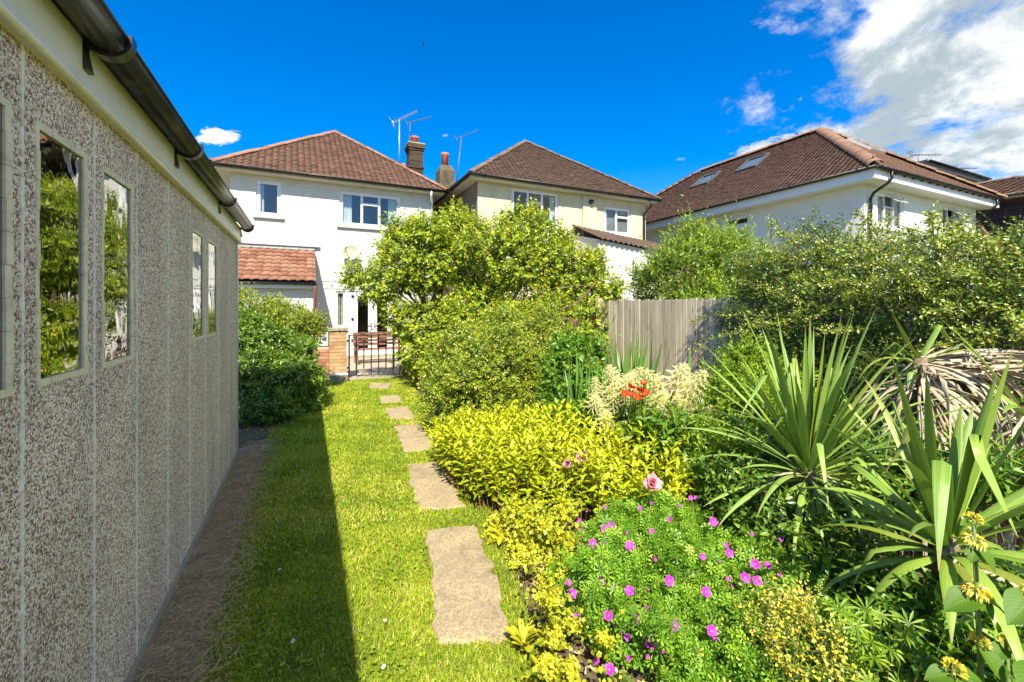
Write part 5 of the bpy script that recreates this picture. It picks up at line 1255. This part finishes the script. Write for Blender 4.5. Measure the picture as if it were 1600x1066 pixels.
def hit(u, v, lobes):
    o = np.array([0, 0, 1.6]); d = np.array(tuple(at(u, v, 1.0))) - o; best = None
    for l in lobes:
        c = np.array(l[:3]); r = np.array(l[3:6]); a = d/r; b = (o-c)/r
        A, B, C = a@a, 2*a@b, b@b-1; q = B*B-4*A*C
        if q > 0:
            t = (-B-math.sqrt(q))/(2*A)
            if best is None or t < best: best = t
    if best is None: best = 1.6/max(-d[2], .05)*.93
    return Vector(o + d*best)
def flower_mesh(name, npet, w, cup, seg=5):
    V = []; Fc = []; rn = []
    for k in range(npet):
        a = k/npet*2*math.pi; d = np.array([math.cos(a), math.sin(a), 0]); e = np.array([-d[1], d[0], 0]); b = len(V)
        for i in range(seg):
            t = i/(seg-1); ww = w*math.sin(math.pi*min(.12+.78*t, .93))*(.35+.65*t); z = cup*t**1.5
            for q in (-1, 0, 1): V.append(tuple(d*(.06+.94*t*(1-.06*abs(q))) + e*ww*q + np.array([0, 0, z + .05*abs(q)]))); rn.append(t)
        for i in range(seg-1):
            for q in (0, 1): j = b+i*3+q; Fc.append((j, j+1, j+4, j+3))
    return npmesh(name, np.array(V), np.array(Fc), rn, True)
gf = flower_mesh('flower', 5, .62, .22)
FL = [(278,210),(338,228),(427,256),(480,228),(570,310),(290,342),(258,360),(200,428),(378,442),(483,370),(668,205),(695,205),(775,322),(850,473),(967,325),(925,593),(982,608),(975,527),(723,492),(563,607),(375,658),(238,610),(102,670),(125,795),(274,776),(427,793),(590,826),(764,850),(738,662),(475,908),(85,617),(365,880),(170,260),(818,205),(1033,535),(280,1035)]
def put(o, parent, p, axis, r, spin=None):
    q = Vector(axis).normalized().to_track_quat('Z', 'Y').to_matrix().to_4x4() @ Matrix.Rotation(random.random()*6.28 if spin is None else spin, 4, 'Z') @ Matrix.Diagonal((r, r, r, 1))
    q.translation = p; o.matrix_basis = q
for k, (x, y) in enumerate(FL):
    p = hit(860 + x/3.08, 720 + y/3.08, GER) + Vector((-.01, -.02, .045))
    big = y > 280 and k not in (4, 9, 18, 30, 31, 34)
    o = link('flower', gf, 'magenta', ger); put(o, ger, p, (random.gauss(-.35, .35), random.gauss(-.75, .3), .75), (.025 if big else .0165)*random.uniform(.9, 1.12))
    c = MB().tube([p + Vector((.01, .02, -.12)), p], .0012, 4).build('flower_stalk', 'green_stem', ger)

for k in range(34):
    p = hit(random.uniform(890, 1250), random.uniform(785, 1060), GER) + Vector((-.008, -.015, .035)); o = link('flower', gf, 'magenta', ger); put(o, ger, p, (random.gauss(-.2, .6), random.gauss(-.5, .5), .7), random.uniform(.008, .014))

# ---- strap-leaved plants
def strap_leaf(parent, base, az, el, L, w, droop, mat, name='leaf', seg=9, twist=0.0, fold=.22, kink=None, basew=.55):
    d = Vector((math.cos(az)*math.cos(el), math.sin(az)*math.cos(el), math.sin(el))); p = Vector(base); V = []; UV = []; Fc = []
    side0 = Vector((-math.sin(az), math.cos(az), 0))
    for i in range(seg+1):
        t = i/seg
        wd = w*.5*(basew + (1-basew)*min(t/.3, 1))*(1 if t < .45 else max(.03, 1 - ((t-.45)/.55)**1.6))
        s = (side0 - d*side0.dot(d)).normalized(); n = s.cross(d)
        if n.z < 0 and el > -.3 and t < .3: n = -n
        if twist: s = (s*math.cos(twist*t) + n*math.sin(twist*t)); n = s.cross(d)
        V += [p - s*wd + n*wd*fold*2, p.copy(), p + s*wd + n*wd*fold*2]; UV += [(0, t), (.5, t), (1, t)]
        st = L/seg
        dz = droop*(.35 + 1.3*t)/seg
        if kink and abs(t-kink) < .5/seg: dz += 1.3
        d = (d + Vector((0, 0, -dz))).normalized(); p = p + d*st
    for i in range(seg):
        for q in (0, 1): j = i*3+q; Fc.append((j, j+1, j+4, j+3))
    me = npmesh(name, np.array([tuple(v) for v in V]), np.array(Fc), None, True, np.array(UV))
    return link(name, me, mat, parent)
def yucca(name, label, foot, crown, N, Lr, w, mat, seed, el=(1.45, -.35), droop=(.1, 1.3), lean=(0, 0), dead=0, dmat='dead_leaf', dL=(.4, .7), extra=None, pw=.9):
    r2 = random.Random(seed); foot = Vector(foot); crown = Vector(crown)
    root = empty(name, foot, label, 'plant')
    mb = MB(); m = 9; pts = []; rr = []
    for i in range(m): t = i/(m-1); pts.append(foot.lerp(crown, t) + Vector((r2.uniform(-.01, .01), r2.uniform(-.01, .01), -.03 if i == 0 else 0))); rr.append(.05*(1-.25*t)*r2.uniform(.85, 1.15))
    mb.tube(pts, rr, 9); mb.build('trunk', 'bark', root, True)
    for i in range(N):
        t = (i+.5)/N; az = i*2.39996 + r2.uniform(-.3, .3); e = el[0] + (el[1]-el[0])*t**pw + r2.uniform(-.15, .15)
        L = r2.uniform(*Lr)*(.72 + .5*math.sin(math.pi*min(t+.18, 1))); b = crown + Vector((math.cos(az)*.022, math.sin(az)*.022, .03 - .13*t))
        dr = droop[0] + (droop[1]-droop[0])*t*r2.uniform(.4, 1.3)
        mm = mat if r2.random() > .06*(1 + 2*t) else 'yellow_leaf'
        strap_leaf(root, b, az, e, L, w*r2.uniform(.8, 1.15), dr, mm, twist=r2.uniform(-.5, .5), kink=(r2.uniform(.45, .7) if r2.random() < .14 else None))
    for i in range(dead):
        az = r2.uniform(0, 6.28); f = r2.uniform(.25, 1); b = foot.lerp(crown, f) + Vector((math.cos(az)*.04, math.sin(az)*.04, 0))
        if extra and r2.random() < extra[1]: az = extra[0] + r2.uniform(-.55, .55); b = crown + Vector((0, 0, r2.uniform(-.15, .02))); e = r2.uniform(-.15, .45); dr = r2.uniform(.5, 1.6); L = r2.uniform(dL[0], dL[1])*1.2
        else: e = r2.uniform(-1.1, .35); dr = r2.uniform(2.4, 5.5); L = r2.uniform(*dL)
        strap_leaf(root, b, az, e, L, r2.uniform(.012, .034), dr, dmat, 'dead_leaf', twist=r2.uniform(-3.5, 3.5), fold=.6, seg=7, kink=(r2.uniform(.2, .6) if r2.random() < .45 else None))
    return root
yucca('yucca', 'tall spiky yucca with upright grey-green sword leaves beside the geranium', gnd(1262, 2.65), at(1262, 728, 2.65), 112, (.60, .92), .037, 'yucca', 31, pw=1.5, droop=(.08, 1.8), dead=34, dL=(.3, .55))
yucca('yucca', 'nearest broad-leaved yucca with arching deep green leaves', gnd(1482, 1.85), at(1478, 838, 1.85), 50, (.50, .80), .054, 'yucca_deep', 32, pw=1.2, el=(1.45, -.3), droop=(.1, 2.4), dead=34, dL=(.3, .6))
yc = yucca('yucca', 'withered yucca with a drooping mass of pale dead leaves', gnd(1438, 2.95), at(1438, 560, 2.95), 5, (.3, .42), .04, 'yucca', 33, el=(1.3, .3), droop=(.5, 2.2), dead=330, dL=(.5, 1.0), extra=(-.45, .16))
strap_leaf(yc, at(1440, 572, 2.95), 2.6, 1.15, .42, .05, .3, 'yellow_leaf'); strap_leaf(yc, at(1445, 575, 2.93), -.6, .85, .55, .035, 2.6, 'yellow_leaf', seg=12); strap_leaf(yc, at(1440, 578, 2.92), 2.7, .7, .55, .035, 2.6, 'yellow_leaf', seg=12)
yucca('yucca', 'brown dead-leaved yucca stem at the right edge below the withered one', gnd(1600, 2.55), at(1605, 640, 2.55), 8, (.4, .6), .045, 'yucca_deep', 34, el=(1.2, .1), droop=(.3, 1.5), dead=75, dL=(.4, .75))
def sword_clump(name, label, foot, N, Lr, w, mat, seed, spread=.12, lean=.22, cat='plant'):
    r2 = random.Random(seed); root = empty(name, foot, label, cat)
    for i in range(N):
        a = r2.uniform(0, 6.28); q = Vector(foot) + Vector((r2.gauss(0, spread), r2.gauss(0, spread), -.01))
        strap_leaf(root, q, a, 1.57 - abs(r2.gauss(0, lean)) - .03, r2.uniform(*Lr), w*r2.uniform(.7, 1.15), r2.uniform(.05, .45), mat, seg=8, twist=r2.uniform(-.6, .6), fold=.1, basew=.8)
    return root
sword_clump('iris_clump', 'upright green sword leaves in front of the left end of the fence', gnd(990, 4.75), 40, (1.1, 1.42), .055, 'iris', 41, .13, .16)
sword_clump('iris_clump', 'narrow grassy sword leaves left of the cream plumes', gnd(922, 4.6), 38, (.85, 1.2), .034, 'iris', 42, .14, .22)
sword_clump('grass_tuft', 'arching grassy leaves at the foot of the dark shrub by the lawn', gnd(488, 7.0), 26, (.35, .6), .014, 'iris', 43, .12, .55)

# ---- leafy perennials filling the bed
def per(name, label, base, lobes, ns, nl, size, mat, tpl, **k):
    kw = dict(shlen=.15, up=.5, nsub=18, trunks=4, tr=.008, stem='green_stem', fill=.3); kw.update(k)
    return shrub(name, label, kw.pop('cat', 'plant'), base, lobes, ns, nl, size, mat, tpl, **kw)
per('phlox_clump', 'leafy green phlox clump between the plumes and the tall yucca', gnd(1160, 3.7), [lb(1150,625,3.8,.34,.34,.32), lb(1195,655,3.5,.32), lb(1215,610,3.9,.3), lb(1120,690,3.4,.26), lb(1170,720,3.1,.28,.25,.25), lb(1100,720,3.2,.2), lb(1165,580,4.1,.25)], 900, 8, .062, 'shrub_fresh', leaf6(.32, .12, .2), whorl=2, seed=51, shlen=.22)
per('peony_plant', 'dark green peony foliage with pink double flowers behind the golden shrub', gnd(1000, 3.75), [lb(985,665,3.9,.3,.3,.25), lb(1040,670,3.7,.28,.28,.22), lb(945,650,4.2,.26), lb(1075,690,3.5,.22)], 420, 6, .10, 'perennial', leaf6(.34, .1, .2), seed=52, shlen=.2)
per('leafy_perennial', 'mid green leafy clump below the iris beside the small-leaved shrub', gnd(900, 5.0), [lb(900,600,5.0,.36,.36,.4), lb(885,640,4.8,.3), lb(935,625,4.7,.26), lb(905,560,5.3,.34)], 620, 7, .085, 'perennial', leaf6(.46, .1, .25), seed=53, shlen=.2)
per('bed_foliage', 'dark low leaves in the shade under the tall yucca', gnd(1230, 2.5), [lb(1190,800,2.65,.24,.24,.22), lb(1230,840,2.45,.22,.2,.2), lb(1310,880,2.2,.2,.2,.2), lb(1340,820,2.5,.22), lb(1150,770,2.8,.2), lb(1120,745,2.95,.18)], 520, 6, .055, 'shrub_dark', leaf6(.4, .1, .2), seed=54)
per('green_undergrowth', 'mixed green leaves at the foot of the withered yucca', gnd(1400, 2.75), [lb(1370,730,2.8,.26), lb(1430,760,2.6,.24), lb(1530,740,2.5,.24), lb(1340,680,3.2,.28), lb(1600,760,2.4,.25)], 460, 7, .07, 'perennial', leaf6(.3, .1, .2), seed=55)
# goat's-beard plumes
def plume_mesh():
    parts = []; r2 = np.random.default_rng(4); Pn = []; A = []; S = []
    V = []; Fc = []; rn = []
    for k in range(54):
        t = k/53; a = k*2.4; L = .55*(1-t)**.75 + .07; base = np.array([.02*math.sin(t*5), 0, t]); out = np.array([math.cos(a), math.sin(a), 0])
        pts = []
        for i in range(7):
            q = i/6; pts.append(base + out*L*q*(1-.15*q) + np.array([0, 0, L*(.80*q - .72*q*q)]))
        pts = np.array(pts)
        for i in range(6):
            for f in range(3):
                p = pts[i] + (pts[i+1]-pts[i])*r2.uniform(0, 1); Pn.append(p); A.append(nrm(r2.normal(size=3) + (pts[i+1]-pts[i])*4)); S.append(r2.uniform(.035, .06))
        e = np.array([-out[1], out[0], 0])*.008; b = len(V)
        for p in pts: V += [p-e, p+e]
        Fc += [(b+2*i, b+2*i+1, b+2*i+3) for i in range(6)] + [(b+2*i, b+2*i+3, b+2*i+2) for i in range(6)]
    n = len(Pn); v1 = scat(leaf2(.34, .2, .1), np.array(Pn), frames(np.array(A), r2.normal(size=(n, 3))), np.array(S), r2.uniform(0, 1, n))
    V2, F2, R2 = join([v1, (np.array(V), np.array(Fc), np.full(len(V), .3))])
    return npmesh('plume', V2, F2, R2)
pm_ = plume_mesh()
ar = per('goats_beard', 'feathery cream goat\'s-beard plumes above green leaves before the fence', gnd(1030, 4.2), [lb(965,665,4.2,.22), lb(1050,668,4.1,.24), lb(1090,680,3.9,.2), lb(1010,660,4.3,.22)], 300, 7, .07, 'shrub_mid', leaf6(.42, .1, .2), seed=56)
for u, v, sc in ((932,597,.20),(948,592,.22),(962,575,.26),(975,588,.22),(990,590,.2),(955,615,.22),(978,612,.22),(942,640,.2),(1000,600,.2),(1040,585,.28),(1055,572,.30),(1070,585,.28),(1083,600,.26),(1048,612,.26),(1066,620,.24),(1030,632,.22),(1052,645,.22),(1090,632,.2),(1098,648,.22),(1108,662,.18),(1020,615,.2),(1078,655,.2),(965,655,.18),(925,612,.2),(985,575,.2),(1035,600,.22),(1095,612,.2),(1112,640,.2),(950,628,.2),(1065,600,.24),(1042,655,.2)):
    o = link('plume', pm_, 'plume', ar); s = random.uniform(3.6, 3.85) if u > 1010 else random.uniform(3.75, 3.95); p = at(u, v+16, s) ; put(o, ar, p - Vector((0, 0, sc*.35)), (random.gauss(-.45, .4), random.gauss(-.3, .4), 1), sc*1.08)
    MB().tube([Vector((p.x*.6+gnd(1030,4.1).x*.4, p.y*.6+gnd(1030,4.1).y*.4, .1)), p - Vector((0, 0, sc*.3))], .003, 5).build('stalk', 'green_stem', ar)
pp = empty('poppy', gnd(993, 3.95), 'orange-red poppies among the cream plumes', 'flower')
pf = flower_mesh('flower', 6, .62, .85)
for u, v in ((984,606),(999,612),(1006,602),(976,618),(996,624),(1008,618),(988,618)):
    p = at(u, v, 3.55); o = link('flower', pf, 'poppy', pp); put(o, pp, p, (random.gauss(-.1, .5), random.gauss(-.25, .3), 1), .038*random.uniform(.8, 1.1))
    MB().tube([gnd(993, 3.95) + Vector((random.gauss(0, .04), random.gauss(0, .04), 0)), p], .003, 5).build('stalk', 'green_stem', pp)
# peony flowers
def peony_mesh():
    r2 = np.random.default_rng(9); parts = []
    pet = leaf6(.9, .35, -.35, .5)
    for ring, (n, el, sz) in enumerate(((9, .15, 1.0), (9, .5, .95), (9, .85, .85), (8, 1.15, .7), (6, 1.4, .55))):
        a = np.arange(n)/n*6.283 + ring*.4 + r2.normal(0, .15, n); A = np.stack([np.cos(a)*math.cos(el), np.sin(a)*math.cos(el), np.full(n, math.sin(el))], 1)
        N = np.stack([-np.cos(a)*math.sin(el), -np.sin(a)*math.sin(el), np.full(n, math.cos(el))], 1) + r2.normal(0, .25, (n, 3))
        parts.append(scat(pet, np.zeros((n, 3)), frames(A, N), sz*r2.uniform(.85, 1.1, n), np.clip(r2.normal(.6 - .1*ring % 2, .3, n), 0, 1)))
    V, Fc, Rn = join(parts); return npmesh('flower', V, Fc, Rn)
pe = peony_mesh()
pr = empty('peony', gnd(960, 3.2), 'pale pink double peony blooms rising through the golden shrub', 'flower')
for u, v, s, r in ((908,716,3.25,.06),(886,726,3.25,.042),(1018,756,2.70,.066)):
    p = at(u, v, s); o = link('flower', pe, 'peony', pr); put(o, pr, p, (-.3, -.7, .6), r); MB().tube([Vector((p.x+.03, p.y+.06, 0)), p], .004, 5).build('stalk', 'green_stem', pr)

# ---- bottom right: yellow sprays, lupin, phlomis
yb = per('yellow_broom', 'fine yellow-flowered spray plant at the bottom edge right of the geranium', gnd(1235, 1.75), [lb(1225,1010,1.75,.15,.15,.17), lb(1260,1030,1.65,.14,.14,.16), lb(1195,1030,1.75,.13,.13,.12), lb(1230,960,1.85,.12,.12,.13), lb(1285,1060,1.55,.13)], 330, 7, .018, 'yellow_flower', leaf6(.6, .2, .1), shlen=.14, up=.6, seed=61, nsub=20, fill=.1)
per('feathery_foliage', 'fine green foliage under the yellow-flowered sprays', gnd(1240, 1.8), [lb(1225,1025,1.78,.15,.15,.14), lb(1262,1045,1.68,.13,.13,.13), lb(1195,1040,1.78,.12,.12,.10), lb(1232,980,1.9,.10,.10,.10)], 420, 6, .03, 'geranium', leaf6(.25, .1, .1), shlen=.09, seed=62)
per('corner_foliage', 'dense green leaves filling the bed behind the phlomis stems', gnd(1500, 1.85), [lb(1440,960,1.85,.16), lb(1500,985,1.75,.16), lb(1560,950,1.8,.18), lb(1600,1010,1.65,.16), lb(1470,1040,1.6,.13), lb(1640,930,1.9,.2), lb(1400,930,2.0,.16), lb(1540,1050,1.55,.13)], 520, 6, .062, 'perennial', leaf6(.4, .12, .22), seed=63)
lu = empty('lupin', gnd(1375, 1.65), 'lupin with fanned finger-like green leaves near the bottom edge', 'plant')
lm = palmate(10, .17, 6.283, False, .10); lmesh = npmesh('leaf', lm[0], lm[1], np.linspace(.2, .9, len(lm[0])))
r2 = random.Random(8)
for k in range(64):
    u = r2.uniform(1300, 1470); v = r2.uniform(950, 1075); s = r2.uniform(1.5, 1.95); p = at(u, v, s)
    if p.z < .06: p.z = r2.uniform(.06, .2)
    o = link('leaf', lmesh, 'shrub_fresh', lu); put(o, lu, p, (r2.gauss(-.3, .3), r2.gauss(-.45, .3), 1), r2.uniform(.045, .075)); b = gnd(1375, 1.7); MB().tube([Vector((p.x*.5+b.x*.5, p.y*.5+b.y*.5, 0)), p], .002, 4).build('leaf_stalk', 'green_stem', lu)
def broad_mesh(heart=True, seg=8):
    V = []; UV = []; Fc = []
    for i in range(seg+1):
        t = i/seg
        w = (.40*math.sin(math.pi*min(1, (t*.86+.14)))**.8 * (1.15-.55*t)) if heart else .19*math.sin(math.pi*(t*.90+.06))**.55*(.75+.35*t)
        if i == seg: w = .004
        for q in (-1, -.5, 0, .5, 1):
            back = -.10*(abs(q)**1.5) if (heart and i == 0) else 0
            V.append((w*q, t + back, .16*abs(q)*w*2 - .22*t*t + .015*math.sin(t*26 + q*3)*abs(q))); UV.append((.5+.5*q, t))
    for i in range(seg):
        for q in range(4): j = i*5+q; Fc.append((j, j+1, j+6, j+5))
    return npmesh('leaf', np.array(V), np.array(Fc), None, True, np.array(UV))
hm = broad_mesh(True); om = broad_mesh(False)
def leaf_at(parent, me, mat, p, axis, nhint, size, name='leaf'):
    y = Vector(axis).normalized(); x = y.cross(Vector(nhint)).normalized(); z = x.cross(y)
    m = Matrix((x, y, z)).transposed().to_4x4() @ Matrix.Diagonal((size, size, size, 1)); m.translation = Vector(p); o = link(name, me, mat, parent); o.matrix_basis = m; return o
def whorl_mesh():
    r2 = np.random.default_rng(12); n = 90; a = r2.uniform(0, 6.28, n); el = r2.uniform(-.25, 1.2, n)
    A = np.stack([np.cos(a)*np.cos(el), np.sin(a)*np.cos(el), np.sin(el)], 1); P = A*.55*np.array([1, 1, .5])
    pet = leaf6(.42, .3, .75, .6); V, Fc, R = scat(pet, P, frames(A, np.stack([-np.cos(a)*np.sin(el), -np.sin(a)*np.sin(el), np.cos(el)], 1)), r2.uniform(.32, .5, n), r2.uniform(0, 1, n))
    return npmesh('flower_whorl', V, Fc, R)
def bud_mesh():
    r2 = np.random.default_rng(13); n = 60; i = np.arange(n); zz = i/n; rr = np.sqrt(1-(zz)**2); a = i*2.4
    P = np.stack([np.cos(a)*rr*.75, np.sin(a)*rr*.75, zz*.7], 1); A = nrm(P + np.array([0, 0, .1])); V, Fc, R = scat(leaf6(.7, .4, -.2, .5), P*.75, frames(A, r2.normal(size=(n, 3))), np.full(n, .36), r2.uniform(.2, .8, n))
    return npmesh('flower_whorl', V, Fc, R)
wm, bmh = whorl_mesh(), bud_mesh()
ph = empty('phlomis', gnd(1560, 1.38), 'tall phlomis with yellow flower whorls and large heart-shaped leaves at right edge', 'plant')
def phl_stem(foot, top, nodes):
    foot = Vector(foot); top = Vector(top); mid = foot.lerp(top, .5) + Vector((.02, .01, 0))
    MB().tube([foot, mid, top], [.009, .0075, .005], 8).build('stem', 'green_stem', ph, True)
    for f, r, kind, ls in nodes:
        p = foot.lerp(mid, f*2) if f < .5 else mid.lerp(top, f*2-1)
        if kind: o = link('flower_whorl', wm if kind == 'w' else bmh, 'yellow_flower', ph); put(o, ph, p, (0.05, -.25, 1), r*1.05)
        for az, L, dip in ls:
            d = Vector((math.cos(az), math.sin(az), dip)); leaf_at(ph, hm, 'phlomis', p + d.normalized()*.012 - Vector((0, 0, .012)), d, Vector((-math.cos(az)*dip*.6, -math.sin(az)*dip*.6, 1)) + Vector((-.1, -.4, 0)), L*.66)
phl_stem(gnd(1548, 1.35), at(1521, 812, 1.30), [(1.0, .026, 'b', [(2.9, .055, .1), (-.3, .075, .05)]), (.93, .032, 'w', [(-1.5, .105, -1.1), (3.3, .07, -1.0)]), (.76, .036, 'w', [(2.75, .15, -.35), (-.5, .16, -.5), (-1.9, .08, -.9)]), (.58, .03, 'b', [(-1.75, .125, -.9), (.2, .13, -.4)]), (.40, .0, None, [(2.4, .13, -.2), (-.8, .15, -.3)]), (.25, .0, None, [(-2.2, .15, -.1), (.9, .14, -.1)])])
phl_stem(gnd(1490, 1.25), at(1490, 1046, 1.22), [(1.0, .032, 'b', [(2.6, .10, -.2), (-.5, .11, -.1), (-1.7, .10, -.4)]), (.6, .0, None, [(3.3, .13, .1), (.3, .13, .1)])])
phl_stem(gnd(1590, 1.42), at(1572, 1005, 1.40), [(1.0, .026, 'b', [(-.3, .09, .1), (2.9, .10, -.3)]), (.7, .0, None, [(-1.6, .13, -.2), (1.0, .13, 0), (.1, .15, -.3)])])
phl_stem(gnd(1625, 1.28), at(1615, 925, 1.25), [(1.0, .028, 'w', [(3.0, .17, -.4), (-1.4, .12, -.5)]), (.7, .0, None, [(3.3, .17, -.2), (-1.2, .14, -.2)]), (.45, 0, None, [(2.9, .16, 0)])])

# ---- golden ground cover and broad-leaved golden seedlings along the path edge
per('golden_marjoram', 'mat of tiny rounded yellow-green leaves edging the nearest stone', (1.25, 2.45, 0), [(1.22,2.38,0,.20,.28,.05), (1.16,2.68,0,.13,.2,.05), (1.38,2.55,0,.26,.28,.08), (1.30,2.80,0,.18,.2,.08), (1.36,2.2,0,.18,.16,.05), (1.15,2.15,0,.10,.12,.03)], 1500, 5, .024, 'gold_ground', leaf6(.85, .15, .1, .45), shlen=.04, nsub=10, subfr=(.3, .5), fill=.3, tr=.003, seed=71, stem=None, cat='ground cover')
per('creeping_gold', 'small patch of creeping gold leaves at the bottom edge', (1.2, 1.32, 0), [(1.10,1.40,0,.10,.10,.04), (1.05,1.25,0,.10,.1,.04), (1.13,1.9,0,.06,.09,.04), (1.0,1.72,0,.09,.13,.035), (1.14,1.66,0,.10,.10,.035), (0.93,1.5,0,.08,.1,.03), (1.2,1.95,0,.1,.1,.04)], 520, 6, .019, 'gold_ground', leaf6(.85, .15, .1, .45), shlen=.04, nsub=14, subfr=(.3, .5), tr=.002, seed=72, stem=None, cat='ground cover')
def rosette(label, foot, n, L, seed, tall=.6):
    r2 = random.Random(seed); root = empty('golden_rosette', foot, label, 'plant', 'broad-leaved golden seedlings')
    for k in range(n):
        az = k*2.4 + r2.uniform(-.3, .3); el = tall + r2.uniform(-.6, .4); d = Vector((math.cos(az), math.sin(az), math.tan(el))); p = Vector(foot) + Vector((math.cos(az)*.012, math.sin(az)*.012, .01 + .05*r2.random()))
        leaf_at(root, om, 'gold_broad', p, d, (-math.cos(az)*math.sin(el), -math.sin(az)*math.sin(el), math.cos(el)), L*r2.uniform(.5, .95))
rosette('upright golden broad-leaved seedling left of the geranium by the soil patch', gnd(818, 1.98), 19, .115, 1, .95)
rosette('golden broad-leaved seedling in the middle of the soil patch', gnd(862, 1.98), 18, .105, 2, .9)
rosette('golden broad-leaved seedling lowest in the picture, by the lawn corner', gnd(850, 1.80), 18, .105, 3, .8)
rosette('golden seedling at the bottom edge below the geranium', gnd(905, 1.72), 10, .09, 6, .5)
rosette('golden broad-leaved seedling growing through the marjoram mat', gnd(872, 2.35), 13, .13, 4, .5)
rosette('golden broad-leaved seedling at the path side of the marjoram mat', gnd(785, 2.9), 12, .11, 5, .45)
# litter on the bare soil
def litter():
    n = 2600; x = rng.uniform(.7, 3.2, n); y = rng.uniform(1.0, 3.6, n); ok = ~inside(LAWN, x, y)
    for p, _ in STONES: ok &= ~inside(p, x, y)
    x = x[ok]; y = y[ok]; n = len(x); a = rng.uniform(0, 6.28, n); A = np.stack([np.sin(a), np.cos(a), rng.uniform(-.1, .3, n)], 1)
    V, Fc, Rn = scat(leaf6(.4, .2, .2), np.stack([x, y, rng.uniform(.01, .03, n)], 1), frames(A, np.tile([0, 0, 1.0], (n, 1)) + rng.normal(0, .5, (n, 3))), rng.uniform(.015, .05, n), rng.uniform(0, 1, n))
    tag(link('leaf_litter', npmesh('leaf_litter', V, Fc, Rn), 'straw'), 'dry brown leaf litter on the bare soil of the bed', 'litter', kind='stuff')
litter()
